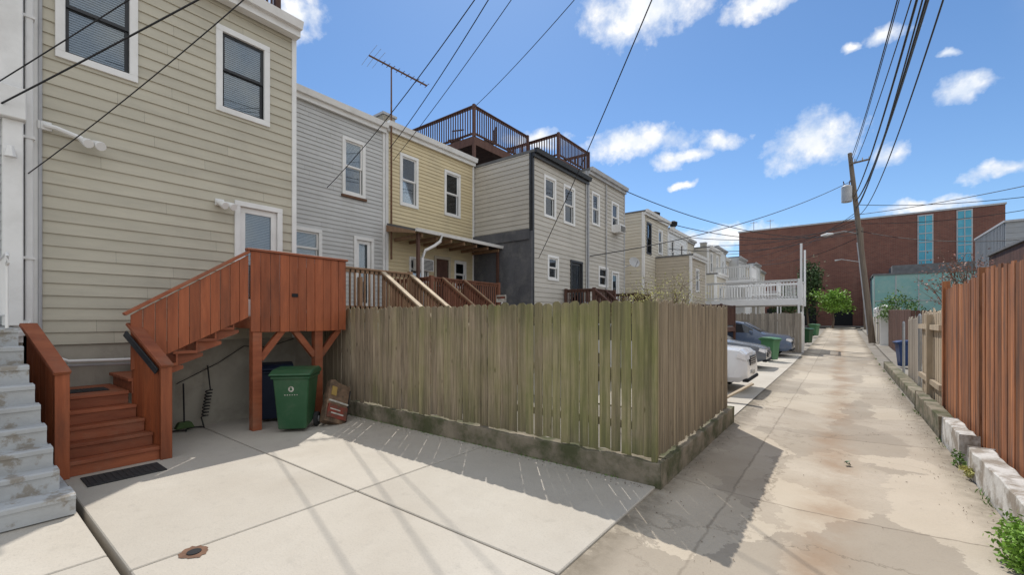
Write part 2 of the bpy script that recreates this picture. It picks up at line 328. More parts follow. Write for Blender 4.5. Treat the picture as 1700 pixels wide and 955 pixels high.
struct(mb.build('driveway',M['drive'],bevel=.008))
mb=MB()
for a,b in ((-8.7,-4.5),(-4.48,-1.6)):
    for c,d in ((-6,-2.4),(-2.38,.76)): mb.box(a,b,c,d,-.2,-.012)
struct(mb.build('driveway',M['drive'],bevel=.008))
strip('parking_pad',-8.3,-1.63,8.6,26.4,-.01,M['drive'],8,30)
strip('yard',-10.9,-1.7,4.8,8.55,-.03,M['ground'],4,4)
strip('street',-60,60,66.5,72.5,.0,M['ground'],20,4)
dn=thing('drain_cover','rusty round drain cover set in the broken hole of the driveway','drain cover',(-3.98,1.17,0))
mb=MB(); P=[(-3.98+.105*math.cos(a)*R_(.85,1.2),1.17+.085*math.sin(a)*R_(.85,1.2),.004) for a in [k*math.pi/12 for k in range(24)]]
mb.poly(P,[tuple(range(24))]); mb.build('rusty_rim',M['rust'],dn)
mb=MB(); mb.tube([(-3.98,1.17,.005),(-3.98,1.17,.010)],.048,16); mb.build('cover_plate',M['dark'],dn)
# ---------------- siding / houses
def face(kind,c):
    return (lambda u,n,z:(c+n,u,z)) if kind=='x' else (lambda u,n,z:(u,c-n,z))
def lap(mb,kind,c,u0,u1,z0,z1,ex,holes=(),off=.02,mi=0,split=3.2):
    P=face(kind,c); z=z0
    while z<z1-1e-4:
        top=min(z+ex,z1)
        bps=sorted({z,top}|{h for H in holes for h in (H[2],H[3]) if z<h<top})
        cuts=[u0]; x=u0+R_(.6,split)
        while x<u1-.5: cuts.append(x); x+=R_(1.8,split+.6)
        cuts.append(u1); rv=[random.random() for _ in cuts]
        for a,b in zip(bps[:-1],bps[1:]):
            na=off*(1-(a-z)/ex); nb=off*(1-(b-z)/ex); mid=(a+b)/2
            for ci in range(len(cuts)-1):
                segs=[(cuts[ci]+(.002 if ci else 0),cuts[ci+1])]
                for H in holes:
                    if H[2]<mid<H[3]:
                        ns=[]
                        for s,e in segs:
                            if H[1]<=s or H[0]>=e: ns.append((s,e)); continue
                            if s<H[0]: ns.append((s,H[0]))
                            if e>H[1]: ns.append((H[1],e))
                        segs=ns
                for s,e in segs:
                    mb.quad(P(s,na,a),P(e,na,a),P(e,nb,b),P(s,nb,b),mi=mi,r=rv[ci])
                    if a==z: mb.quad(P(s,0,a),P(e,0,a),P(e,na,a),P(s,na,a),mi=mi,r=rv[ci]*.5)
        z=top
def window(root,X,y0,y1,z0,z1,tw=.09,trim='trim',sash='trim',blind=True,sill=None,name='window',proud=.045,halfblind=1.0):
    mb=MB(); a=X-.01;b=X+proud
    mb.box(a,b,y0,y1,z1-tw,z1);mb.box(a,b,y0,y1,z0,z0+tw)
    mb.box(a,b-.002,y0,y0+tw,z0+tw,z1-tw);mb.box(a,b-.002,y1-tw,y1,z0+tw,z1-tw)
    w=mb.build(name,M[trim],root,bevel=.004)
    i0,i1,j0,j1=y0+tw,y1-tw,z0+tw,z1-tw; s=.045; zm=(j0+j1)/2
    mb=MB()
    for xa,xb,c,d in ((X-.035,X-.005,zm,j1),(X-.065,X-.035,j0,zm+.03)):
        mb.box(xa,xb,i0,i1,d-s,d);mb.box(xa,xb,i0,i1,c,c+s);mb.box(xa,xb,i0,i0+s,c+s,d-s);mb.box(xa,xb,i1-s,i1,c+s,d-s)
    mb.box(X-.12,X-.066,i0,i0+.02,j0,j1);mb.box(X-.12,X-.066,i1-.02,i1,j0,j1);mb.box(X-.12,X-.066,i0,i1,j1-.02,j1);mb.box(X-.12,X-.066,i0,i1,j0,j0+.02)
    mb.build('sash',M[sash],w)
    mb=MB(); mb.box(X-.022,X-.018,i0+s,i1-s,zm+s,j1-s); mb.box(X-.052,X-.048,i0+s,i1-s,j0+s,zm+.03-s); mb.build('pane',M['glass'],w)
    if blind:
        mb=MB(); z=j1-.04; lo=j1-(j1-j0)*halfblind+.05
        while z>lo: mb.quad((X-.075,i0+.03,z-.030),(X-.075,i1-.03,z-.030),(X-.095,i1-.03,z),(X-.095,i0+.03,z)); z-=.036
        mb.build('blind',M['blind'],w)
    if sill:
        mb=MB(); mb.box(X+.0,X+.07,y0-.03,y1+.03,z0-.07,z0-.003); mb.build('sill',M[sill],w,bevel=.004)
    return (i0,i1,j0,j1)
def door(root,X,y0,y1,z0,z1,mat='trim',trim='trim',glass=True,name='door'):
    mb=MB(); tw=.09
    mb.box(X-.01,X+.05,y0,y1,z1-tw,z1);mb.box(X-.01,X+.048,y0,y0+tw,z0,z1-tw);mb.box(X-.01,X+.048,y1-tw,y1,z0,z1-tw)
    fr=mb.build('door_frame',M[trim],root,bevel=.004)
    i0,i1,j1=y0+tw,y1-tw,z1-tw; mb=MB(); s=.10
    if glass:
        mb.box(X-.05,X-.01,i0,i1,j1-s,j1);mb.box(X-.05,X-.01,i0,i1,z0,z0+.3);mb.box(X-.05,X-.01,i0,i0+s,z0+.3,j1-s);mb.box(X-.05,X-.01,i1-s,i1,z0+.3,j1-s)
    else:
        mb.box(X-.05,X-.02,i0,i1,z0,j1)
        for c in range(3):
            h=(j1-z0)/3
            for q in (0,1):
                w=(i1-i0)/2; mb.box(X-.02,X-.01,i0+q*w+.07,i0+(q+1)*w-.07,z0+c*h+.08,z0+(c+1)*h-.05)
    d=mb.build(name,M[mat],root,bevel=.003)
    if glass:
        mb=MB(); mb.box(X-.033,X-.028,i0+s,i1-s,z0+.3,j1-s); mb.build('pane',M['glass'],d)
        mb=MB(); z=j1-s
        while z>z0+.33: mb.quad((X-.065,i0+s,z-.026),(X-.065,i1-s,z-.026),(X-.08,i1-s,z),(X-.08,i0+s,z)); z-=.03
        mb.build('blind',M['blind'],d)
    mb=MB(); mb.tube([(X-.01,i0+.06,z0+1.0),(X+.05,i0+.06,z0+1.0)],.02,8); mb.tube([(X+.05,i0+.06,z0+1.0),(X+.055,i0+.16,z0+1.0)],.012,8); mb.build('handle',M['metal'],d)
    return (i0,i1,z0,j1)
def house(label,X,y0,y1,zb,ztop,mat,ex=.17,wins=(),doors=(),depth=9,found=1.45,side=True,eave='trim',sidex0=None,roofover=.12,foundmat='found',cat='house',name='row_house'):
    r=thing(name,label,cat,(X,y0,zb))
    holes=[]
    for w in wins: holes.append(window(r,X,*w[:4],**(w[4] if len(w)>4 else {})))
    for d in doors: holes.append(door(r,X,*d[:4],**(d[4] if len(d)>4 else {})))
    mb=MB()
    lap(mb,'x',X,y0+.02,y1-.02,found,ztop,ex,holes)
    if side: lap(mb,'y',y0,sidex0 or X-depth,X-.02,found,ztop,ex)
    mb.box(X-depth,X-.16,y0+.004,y1-.004,zb-.3,ztop,mi=1)
    mb.box(X-.16,X-.001,y0+.002,y0+.03,found,ztop,r=.5); mb.box(X-.16,X-.001,y1-.03,y1-.002,found,ztop,r=.5)
    mb.box(X-depth,X-.17,y1-.004,y1-.001,found,ztop,r=.5)
    mb.build('wall',[M[mat],M['dark']],r)
    mb=MB(); mb.box(X-.5,X-.012,y0+.006,y1-.006,zb-.3,found-.004) 
    if side: mb.box(X-depth,X-.5,y0+.012,y0+.1,zb-.3,found-.004)
    mb.build('foundation',M[foundmat],r)
    B1('corner_board',eave,r,X-.005,X+.035,y0-.005,y0+.09,found,ztop); B1('corner_board',eave,r,X-.005,X+.035,y1-.09,y1-.006,found,ztop)
    if side: B1('corner_board',eave,r,X-.09,X-.006,y0-.035,y0-.004,found,ztop)
    mb=MB(); o=roofover
    mb.box(X-depth,X+o,y0-.03,y1+.0,ztop+.002,ztop+.09); rf=mb.build('roof',M['membrane'],r)
    mb=MB(); g=[(X+o-.01,ztop+.12),(X+o-.01,ztop-.02),(X+o+.08,ztop-.02),(X+o+.12,ztop+.12)]
    mb.prism(g,y0-.02,y1-.01,'y'); mb.box(X+.036,X+o-.008,y0-.01,y1-.012,ztop-.14,ztop-.004); mb.build('gutter',M[eave],rf)
    return r
h=house('white sided house at the far left, cut off by the picture edge',-8.52,-3.4,.63,0,7.6,'whitesid',.12,
  wins=((-.9,-.1,5.4,6.9),),doors=((-.55,.40,1.72,4.0,{}),),side=False,found=1.5)
mb=MB(); mb.box(-8.5,-8.38,.44,.62,1.72,4.35); mb.box(-8.5,-8.3,-.7,.64,4.35,4.75); mb.box(-8.5,-8.42,.42,.62,4.76,7.5); mb.build('porch_surround',M['trim'],h,bevel=.01)
mb=MB(); mb.tube([(-8.42,.5,3.9),(-8.28,.5,3.95)],.03,8); mb.tube([(-8.28,.5,3.98),(-8.28,.5,3.84)],[.03,.06],10); mb.build('porch_lamp',M['trim'],h)
bh=house('pale tan sided house with black framed windows and a white back door',-8.7,.70,4.27,0,7.5,'beige',.172,
  wins=((.93,1.82,5.46,6.98,{'sash':'black','tw':.10}),(2.87,3.76,5.46,6.98,{'sash':'black','tw':.10})),
  doors=((3.16,3.99,1.88,3.95,{}),),found=1.45,side=False,roofover=.22)
for y in (3.5,4.1): B1('roof_deck_post','darkwood',bh,-9.3,-9.18,y,y+.1,7.6,8.9)
mb=MB(); mb.box(-9.35,-9.1,1.2,4.3,7.75,7.95)
for k in range(7): mb.box(-9.27,-9.22,3.58+k*.09,3.61+k*.09,7.95,8.8)
mb.build('roof_deck_railing',M['darkwood'],bh,bevel=.004)
def floodlight(label,X,y,z,long=False):
    r=thing('security_light',label,'security light',(X,y,z))
    mb=MB(); mb.box(X+.02,X+.06,y-.07,y+.07,z-.06,z+.06); mb.build('base',M['trim'],r,bevel=.01)
    e=.42 if long else .0
    if long:
        mb=MB(); mb.tube([(X+.06,y,z),(X+.10,y+.1,z-.01),(X+.12,y+.36,z-.08)],.032,8); mb.build('conduit',M['trim'],r,smooth=True)
    for k in (0,1):
        yy=y+e+.02+k*.13-(.07 if not long else .1); mb=MB(); zz=z-(.08 if long else 0)
        mb.tube([(X+.07,yy,zz),(X+.12,yy+.02,zz-.02),(X+.24,yy+.06,zz-.08),(X+.26,yy+.065,zz-.09)],[.03,.04,.065,.06],12); mb.build('lamp_head',M['trim'],r,smooth=True)
floodlight('white twin security light beside the white back door',-8.7,2.92,3.85)
floodlight('white security light on a short pipe near the downspout',-8.7,.83,4.45,long=True)
dp=thing('downspout','white downspout running down between the white house and the tan house','downspout',(-8.52,.69,1.6))
mb=MB(); mb.box(-8.64,-8.56,.645,.72,1.75,7.5); mb.build('pipe',M['trim'],dp,bevel=.012)
mb=MB(); mb.beam((-8.60,.68,1.78),(-8.50,.62,1.62),.08,.08); mb.beam((-8.5,.62,1.63),(-8.3,.50,1.60),.08,.08); mb.build('elbow',M['trim'],dp,bevel=.012)
for z in (2.6,4.2,5.8): B1('strap','trim',dp,-8.68,-8.545,.63,.735,z,z+.035)
mb=MB(); mb.tube([(-8.66,.79,7.3),(-8.66,.79,1.5),(-8.66,.80,1.22),(-8.62,.95,1.16),(-8.62,1.9,1.13)],.021,8)
tag(mb.build('conduit',M['greytrim'],smooth=True),'thin grey conduit running down the tan siding beside the white downspout','pipe')
mb=MB(); mb.tube([(-8.6,.9,1.30),(-8.58,1.05,1.22),(-8.58,2.0,1.19)],.022,8)
tag(mb.build('drain_pipe',M['trim'],smooth=True),'white plastic pipe running along the tan house foundation behind the red stairs','pipe')
gh=house('pale grey sided house set back behind the wooden fence',-10.9,4.3,8.0,0,7.5,'bluegrey',.115,
  wins=((6.6,7.32,5.25,6.85,{'sill':'rust','halfblind':.5}),(5.2,6.02,3.1,4.15,{})),doors=((6.95,7.60,1.98,4.15,{}),),side=False,found=1.5,depth=8)
yh=house('yellow sided house with a shed porch roof',-10.9,8.02,11.93,0,7.6,'yellow',.115,
  wins=((8.54,9.27,5.35,6.98,{}),(10.42,11.2,5.4,6.98,{'halfblind':.6}),(8.9,9.7,3.0,3.8,{'tw':.06}),(10.9,11.5,2.9,3.9,{'tw':.06})),doors=((9.95,10.7,1.95,3.95,{'mat':'darkwood','trim':'tansid','glass':False}),),side=True,sidex0=-11.2,found=1.5,depth=8)
mb=MB(); mb.prism([(-10.88,4.64),(-10.88,4.70),(-9.55,4.36),(-9.55,4.30)],8.05,12.0,'y'); pr=mb.build('porch_roof',M['membrane'],yh)
mb=MB(); mb.prism([(-9.55,4.29),(-9.48,4.29),(-9.45,4.38),(-9.55,4.38)],8.03,12.05,'y'); mb.build('gutter',M['trim'],pr)
mb=MB(); mb.prism([(-10.86,4.44),(-10.86,4.63),(-9.56,4.30),(-9.56,4.24)],8.02,8.045,'y'); mb.build('end_board',M['deckwood'],pr)
for k in range(7): B1('rafter','deckwood',pr,-10.85,-9.6,8.3+k*.58,8.35+k*.58,4.18,4.28)
for y in (8.2,11.8): B1('porch_post','darkwood',yh,-9.72,-9.64,y,y+.08,0,4.28)
mb=MB(); mb.tube([(-9.45,8.95,4.30),(-9.46,8.9,4.12),(-9.54,8.75,3.98),(-9.66,8.5,3.82),(-9.68,8.4,3.6),(-9.68,8.4,.2)],.045,8); mb.build('downspout',M['trim'],yh,smooth=True)
ac=B1('air_conditioner','trim',yh,-10.88,-10.5,9.05,9.6,3.35,3.72,bevel=.01)
mb=MB()
for k in range(8): mb.box(-10.498,-10.49,9.09,9.56,3.38+k*.04,3.40+k*.04)
mb.build('grille',M['dark'],ac)
h4=house('light grey sided house with white windows, a black back door and dark stucco side wall',-8.3,11.97,15.92,0,7.42,'greysid',.165,
  wins=((12.67,13.46,5.4,6.88,{}),(14.0,14.85,5.4,6.88,{'halfblind':.55}),(12.9,13.65,3.2,4.1,{})),doors=((14.52,15.48,1.9,4.1,{'mat':'black','trim':'black'}),),found=1.6,depth=8,eave='black')
mb=MB(); mb.box(-11.2,-8.27,11.90,11.965,0,4.78); mb.box(-10.9,-8.36,11.85,11.90,4.5,4.85); mb.build('stucco_panel',M['stucco'],h4)
h5=house('grey sided house with a window air conditioner beside the black door house',-8.3,15.96,19.7,0,7.9,'greysid',.165,
  wins=((16.28,17.0,5.75,7.15,{}),(18.2,18.97,5.75,7.15,{}),(16.9,17.85,3.2,4.1,{})),doors=((18.2,19.0,1.9,4.0,{}),),found=1.6,depth=8,eave='greytrim')
ac=B1('air_conditioner','trim',h5,-8.28,-7.9,18.3,18.9,5.72,6.08,bevel=.01)
mb=MB()
for k in range(7): mb.box(-7.898,-7.89,18.34,18.86,5.76+k*.04,5.78+k*.04)
mb.build('grille',M['dark'],ac)
for hh,X,y,z0,z1 in ((gh,-10.9,5.0,2.0,5.3),(h4,-8.3,15.75,1.2,7.3),(h5,-8.3,17.6,1.2,7.7)):
    mb=MB(); mb.tube([(X+.06,y,z0),(X+.06,y,z1)],.03,8); mb.build('wall_pipe',M['greytrim'],hh,smooth=True)
    B1('meter_box','greytrim',hh,X+.02,X+.16,y-.32,y-.08,z0+.9,z0+1.3,bevel=.01)
h6=house('cream sided house standing alone past the gap in the row',-8.3,22.2,26.1,0,7.45,'cream',.165,
  wins=((22.6,23.3,5.3,7.0,{'trim':'black','sash':'black'}),(24.4,25.1,5.5,6.9,{})),found=1.6,depth=8)
ex=house('low tan sided back extension in front of the cream house',-6.4,24.0,27.0,0,5.2,'tansid',.165,wins=((24.8,25.5,3.3,4.6,{}),),found=1.2,depth=1.88,cat='extension',name='house_extension')
cols=['whitesid','cream','greysid','whitesid','tansid','bluegrey','cream','whitesid','greysid','cream']
desc=['white sided row house just past the cream house','cream row house second past the gap','grey row house behind the white deck','white row house beyond the white deck','tan row house in the middle of the far row','pale blue row house in the far row','cream row house far along the lane','white row house far along the lane','grey row house near the far end of the row','cream row house at the far end of the row']
y=26.15
for i in range(10):
    X=-8.3+(.0,-.6,.4,0,-.5,.3,0,.5,0,0)[i]; z=zt(y); tp=7.1+z+(0,.25,-.2,.3,0,.2,-.1,.25,.1,0)[i]
    house(desc[i],X,y,y+3.95,z,tp,cols[i],.17,wins=((y+.5,y+1.2,z+5.1,z+6.6,{'blind':i<5}),(y+2.4,y+3.1,z+5.1,z+6.6,{'blind':i<5}),(y+.5,y+1.2,z+2.9,z+4.2,{'blind':False})),doors=((y+2.3,y+3.2,z+1.5,z+3.6,{'glass':False}),),found=z+1.3,depth=8,eave=('trim','greytrim')[i%2])
    y+=4.0
for i,(yy,xx,hh,cl,lb) in enumerate([(30.5,-6.6,4.6,'cream','one storey cream extension behind the far white deck'),(38.5,-6.2,4.3,'whitesid','one storey white extension in the far row'),(47,-6.3,4.6,'greysid','one storey grey extension in the far row')]):
    house(lb,xx,yy,yy+3,zt(yy),hh+zt(yy),cl,.17,wins=((yy+.9,yy+1.7,2.6+zt(yy),3.9+zt(yy),{'blind':False}),),found=1.0+zt(yy),depth=1.6,cat='extension',name='house_extension')
for x,y0,z,lb in ((-11.3,8.3,7.7,'square grey chimney on the yellow house roof edge'),(-11.5,16.2,8.0,'grey chimney behind the far roof deck'),(-9.6,30.5,7.6,'short grey chimney on the cream house second past the gap'),(-9.4,39,7.9,'grey chimney on the far row above the upper balcony')):
    r=thing('chimney',lb,'chimney',(x,y0,z-.1)); B1('shaft','found',r,x-.22,x+.22,y0-.22,y0+.22,z-.3,z+.35,bevel=.01); B1('coping','greytrim',r,x-.26,x+.26,y0-.26,y0+.26,z+.35,z+.42)
for k,(x,y0,z,s,lb) in enumerate(((-8.9,25.6,7.55,.32,'round dark roof ventilator on the cream house'),(-8.6,28.2,7.5,.25,'smaller dark roof ventilator past the cream house'))):
    r=thing('roof_ventilator',lb,'ventilator',(x,y0,z)); mb=MB(); mb.tube([(x,y0,z-.1),(x,y0,z+.25)],.12,12); mb.build('neck',M['metal'],r)
    mb=MB(); mb.tube([(x,y0,z+.22),(x,y0,z+.3),(x,y0,z+.25+s),(x,y0,z+.35+s)],[.15,s*.9,s,.08],14); mb.build('turbine',M['dark'],r,smooth=True)
# ---------------- decks
def rail_mesh(a,b,h,sp=.13,bal=.035,cap=.09,bot=.12):
    a=Vector(a);b=Vector(b);L=(b-a).length; mb=MB(); n=max(2,int(L/sp)); u=Vector((0,0,1))
    mb.beam(a+u*h,b+u*h,cap,.035); mb.beam(a+u*(h-.06),b+u*(h-.06),.035,.08); mb.beam(a+u*bot,b+u*bot,.035,.08)
    for i in range(n+1):
        p=a+(b-a)*((i+.5)/(n+1)); mb.beam(p+u*(bot-.05),p+u*(h-.03),bal,bal)
    return mb
def deck(label,x0,x1,y0,y1,zf,mat,sides,zg=0,rail=1.0,group=None,stairs=None,name='wooden_deck',sp=.13,capmat=None,cat='deck',skirt=.18,hand=None,hw=.09):
    r=thing(name,label,cat,(x1,y0,zg),group)
    mb=MB(); n=max(1,int((y1-y0)/.14)); w=(y1-y0)/n
    for i in range(n): mb.box(x0,x1,y0+i*w+.003,y0+(i+1)*w-.003,zf-.03,zf)
    mb.build('deck_floor',M[mat],r)
    mb=MB() 
    mb.box(x1-.04,x1-.002,y0+.002,y1-.002,zf-.03-skirt,zf-.031); mb.box(x0,x1-.041,y0+.002,y0+.04,zf-.03-skirt,zf-.031); mb.box(x0,x1-.041,y1-.04,y1-.002,zf-.03-skirt,zf-.031); mb.build('rim_joist',M[mat],r)
    e=.05
    ends={'e':((x1-e,y0+e,zf),(x1-e,y1-e,zf)),'s':((x0,y0+e,zf),(x1-e,y0+e,zf)),'n':((x0,y1-e,zf),(x1-e,y1-e,zf)),'w':((x0+e,y0+e,zf),(x0+e,y1-e,zf))}
    for sd in sides: rail_mesh(*ends[sd],rail,sp).build('railing',M[capmat or mat],r)
    for px,py in ((x1-e,y0+e),(x1-e,y1-e),(x0+e,y0+e),(x0+e,y1-e)):
        B1('post',mat,r,px-.05,px+.05,py-.05,py+.05,zg,zf+rail+.05)
    if stairs:
        a,b,w=stairs; a=Vector(a);b=Vector(b)
        d=(b-a); hd=Vector((d.x,d.y,0)).normalized(); sd=Vector((-hd.y,hd.x,0))*w/2
        mb=MB(); ns=max(3,int(abs(d.z)/.18))
        for i in range(ns):
            p=a+d*((i+.5)/ns); mb.beam(p-sd,p+sd,.26,.04)
        for s in (-1,1): mb.beam(a+sd*s-Vector((0,0,.1)),b+sd*s-Vector((0,0,.1)),.04,.24)
        st=mb.build('stairs',M[mat],r)
        for s in (-1,1):
            q=rail_mesh(a+sd*s,b+sd*s,.92,sp,cap=.05); q.build('stair_railing',M[capmat or mat],st)
            mb=MB(); mb.beam(a+sd*s+Vector((0,0,.965)),b+sd*s+Vector((0,0,.965)),hw,.03); mb.build('handrail',M[hand or mat],st)
            e2=b+sd*s; B1('newel_post',mat,st,e2.x-.045,e2.x+.045,e2.y-.045,e2.y+.045,zg,e2.z+.98)
    return r
deck('brown wooden porch deck behind the fence on the pale grey house',-10.85,-8.6,4.95,7.15,1.95,'deckwood','es',stairs=((-8.6,6.7,1.95),(-6.3,6.7,.5),.85),hand='palewood',hw=.12)
deck('red brown wooden porch deck under the yellow house porch roof',-10.85,-9.2,8.3,11.4,2.0,'reddeck','es',stairs=((-9.2,9.2,2.05),(-7.2,9.2,.7),.9),sp=.11,hand='deckwood',hw=.07)
deck('dark brown wooden landing on the black door house',-8.25,-7.0,14.0,15.8,1.9,'darkwood','es',stairs=((-7.0,14.5,1.9),(-5.2,14.5,.4),.9))
deck('dark brown landing on the grey house with the air conditioner',-8.25,-6.9,17.6,19.4,1.9,'darkwood','es',stairs=((-6.9,18.0,1.9),(-5.0,18.0,.4),.9))
deck('low brown wooden deck in front of the cream house',-8.2,-4.2,20.6,23.6,1.45,'darkwood','es',rail=1.0)
deck('dark brown roof deck with high railing above the yellow and grey houses',-14.8,-10.9,11.95,15.5,8.65,'darkwood','esw',zg=7.5,rail=1.15,name='roof_deck',skirt=.28)
deck('second dark brown roof deck farther along the row',-12.2,-9.45,15.6,18.4,8.62,'darkwood','esn',zg=7.5,rail=1.0,name='roof_deck',skirt=.28)
wd=deck('large white railed deck standing over the parking places',-7.0,-1.9,28.6,31.6,2.95,'whitedeck','esn',zg=.15,rail=1.08,sp=.16,name='white_deck',skirt=.3)
for yy in (28.65,31.5): B1('tall_post','whitedeck',wd,-1.895,-1.79,yy-.05,yy+.05,2.6,6.0)
deck('upper white railed balcony on the far row',-8.0,-5.3,35.6,38.0,4.75,'whitedeck','es',zg=.3,rail=1.0,sp=.16,name='white_deck')
deck('small white railed balcony beyond the large white deck',-7.9,-4.6,45,47.5,4.2,'whitedeck','es',zg=.45,rail=1.0,sp=.18,name='white_deck')
def chair(x,y,z,rz,lb):
    r=thing('patio_chair',lb,'chair',(x,y,z),local=True); r.rotation_euler.z=rz
    mb=MB(); mb.box(-.25,.25,-.25,.25,.42,.45); mb.build('seat',M['black'],r)
    mb=MB() 
    for k in range(5): mb.box(-.25+k*.11,-.2+k*.11,.24,.26,.45,1.0)
    mb.box(-.26,.26,.235,.265,.98,1.03); mb.build('backrest',M['black'],r)
    for sx in (-1,1):
        for sy in (-1,1): mb=MB(); mb.tube([(sx*.24,sy*.24,0),(sx*.24,sy*.24,.45)],.015,6); mb.build('leg',M['black'],r)
chair(-12.6,12.7,8.65,.4,'black patio chair at the left of the big roof deck'); chair(-11.6,13.6,8.65,-.6,'black patio chair at the right of the big roof deck')
# ---------------- red-brown porch
pt=thing('red_porch','red brown wooden porch with boarded sides and steps on the tan house','porch',(-7.55,.8,0))
RX=-7.52
mb=MB(); n=11; Y0,Y1=2.97,4.64
for i in range(n):
    a=Y0+(Y1-Y0)*i/n; mb.box(RX-.02,RX+R_(-.003,.003),a+.004,a+(Y1-Y0)/n-.004,1.60+R_(-.01,.01),2.90)
for i in range(7):
    a=-8.66+(1.12)*i/7; mb.box(a+.003,a+.157,4.622,4.642,1.6,2.9)
mb.build('side_boarding',M['redwood'],pt,bevel=.003)
mb=MB(); mb.box(RX-.09,RX+.03,Y0-.05,Y1+.03,2.905,2.945); mb.box(-8.66,RX-.092,4.58,4.67,2.905,2.945); mb.build('cap_rail',M['redwoodh'],pt,bevel=.004)
mb=MB()
for i in range(8):
    a=-8.68+i*.14; mb.box(a+.004,a+.136,Y0,4.60,1.82,1.85)
mb.build('deck_floor',M['redwoodh'],pt)
mb=MB(); mb.box(RX-.07,RX-.025,Y0,4.6,1.66,1.815); mb.box(-8.68,RX-.072,Y0,Y0+.04,1.66,1.815); mb.box(-8.68,RX-.072,4.56,4.60,1.66,1.815)
for k in range(3): mb.box(-8.68,RX-.072,3.35+k*.4,3.39+k*.4,1.66,1.815)
mb.build('joist_frame',M['redwoodh'],pt)
B1('plate','dark',pt,RX+.004,RX+.014,3.62,3.72,2.19,2.25)
for y in (3.08,4.12):
    po=B1('post','redwoodh',pt,RX-.16,RX-.02,y-.07,y+.07,0,1.658,bevel=.004)
    for s in ((1,) if y<3.5 else (-1,1)):
        mb=MB(); mb.beam((RX-.09,y+s*.06,1.15),(RX-.09,y+s*.42,1.62),.08,.10); mb.build('brace',M['redwoodh'],po,bevel=.003)
# upper flight: treads and risers show as a zigzag under the sloping boards
N=6; S0=1.52; RUN=.242; RISE=1.0/N
for i in range(N):
    z=.85+(i+1)*RISE; y=S0+i*RUN
    mb=MB()
    if i<N-1: mb.box(-8.66,RX-.028,y-.035,y+RUN+.018,z-.042,z)
    mb.box(-8.60,RX-.03,y-.001,y+.020,z-RISE-.04,z-.043); mb.build('tread',M['redwoodh'],pt,bevel=.003)
for xx in (-8.5,RX-.10):
    # saw-tooth stringer, both edges stepped
    top_=[];bot_=[]
    for i in range(N):
        y=S0+i*RUN+.021; z=.85+i*RISE
        top_+=[(y,z-.043),(y,z+RISE-.044)]
        bot_+=[(y+.10,z-.16),(y+.10,z+RISE-.16)]
    prof=top_[1:]+[(2.97,1.80),(2.97,1.66)]+bot_[::-1][2:]
    mb=MB()
    for i in range(N-1):
        y=S0+i*RUN; z=.85+(i+1)*RISE-.044
        mb.prism([(y+.022,z-.17),(y+RUN+.10,z-.05),(y+RUN+.10,z),(y+.022,z)],xx-.018,xx+.018,'x')
    mb.build('stringer',M['redwoodh'],pt)
mb=MB(); n=11 
f=lambda y:(y-1.50)/1.44
for i in range(n):
    a=1.50+1.44*i/n; b=a+1.44/n; q0=R_(-.003,.003)
    za0,za1=1.12+f(a)*.72,1.12+f(b)*.72; zb0,zb1=1.86+f(a)*.97,1.86+f(b)*.97
    mb.poly([(RX-.02,a+.004,za0),(RX-.02,b-.004,za1),(RX-.02,b-.004,zb1),(RX-.02,a+.004,zb0),(RX+q0,a+.004,za0),(RX+q0,b-.004,za1),(RX+q0,b-.004,zb1),(RX+q0,a+.004,zb0)],[(0,1,2,3),(7,6,5,4),(0,4,5,1),(1,5,6,2),(2,6,7,3),(3,7,4,0)])
mb.build('stair_boarding',M['redwood'],pt)
mb=MB(); mb.beam((RX-.03,1.44,1.87),(RX-.03,2.95,2.885),.12,.04); mb.build('cap_rail',M['redwoodh'],pt,bevel=.004)
def skew(x): return (x+7.0)*.34
for i in range(5):
    z=.17*(i+1); x=-7.0-.15*i; s0=skew(x)
    mb=MB(); ya,yb=.85+s0,1.70+s0
    mb.box(x-.018,x-.001,ya,yb,z-.17,z-.041); xb=x-.19 if i<4 else -8.66
    if i<4: mb.poly([(x+.025,ya,z-.04),(x+.025,yb,z-.04),(xb,yb-.05,z-.04),(xb,ya-.05,z-.04),(x+.025,ya,z),(x+.025,yb,z),(xb,yb-.05,z),(xb,ya-.05,z)],[(3,2,1,0),(4,5,6,7),(0,1,5,4),(1,2,6,5),(2,3,7,6),(3,0,4,7)])
    else: mb.box(-8.66,x+.025,.66,1.50,z-.04,z)
    mb.build('tread',M['redwoodh'],pt,bevel=.004)
B1('platform_skirt','redwoodh',pt,-8.66,-7.65,.68,.72,0,.80)
for yy in (.78,1.72):
    x1_,x0_=-6.99,-7.58
    mb=MB(); n=5
    P=lambda x,z,o=0:(x,yy+skew(x)+o,z)
    zt_=lambda x:1.21+(x1_-x)/(x1_-x0_)*.50
    for i in range(n):
        a=x0_+(x1_-x0_)*i/n+.003; b=x0_+(x1_-x0_)*(i+1)/n-.003
        mb.poly([P(a,.02),P(b,.02),P(b,zt_(b)),P(a,zt_(a)),P(a,.02,.03),P(b,.02,.03),P(b,zt_(b),.03),P(a,zt_(a),.03)],[(3,2,1,0),(4,5,6,7),(1,5,4,0),(2,6,5,1),(3,7,6,2),(0,4,7,3)])
    mb.build('stair_boarding',M['redwood'],pt)
    B1('newel_post','redwood',pt,-7.0,-6.93,yy-.04,yy+.08,0,1.21,bevel=.004)
    mb=MB(); mb.beam((x0_-.03,yy+.015+skew(x0_),1.745),(-6.90,yy+.02,1.20),.15,.04); mb.build('cap_rail',M['redwoodh'],pt,bevel=.004)
mb=MB(); mb.beam((-7.60,1.46,1.62),(-7.02,1.66,1.13),.02,.085); tag(mb.build('black_handrail',M['black'],bevel=.003),'slim black handrail board inside the sloping rail of the red steps','handrail')
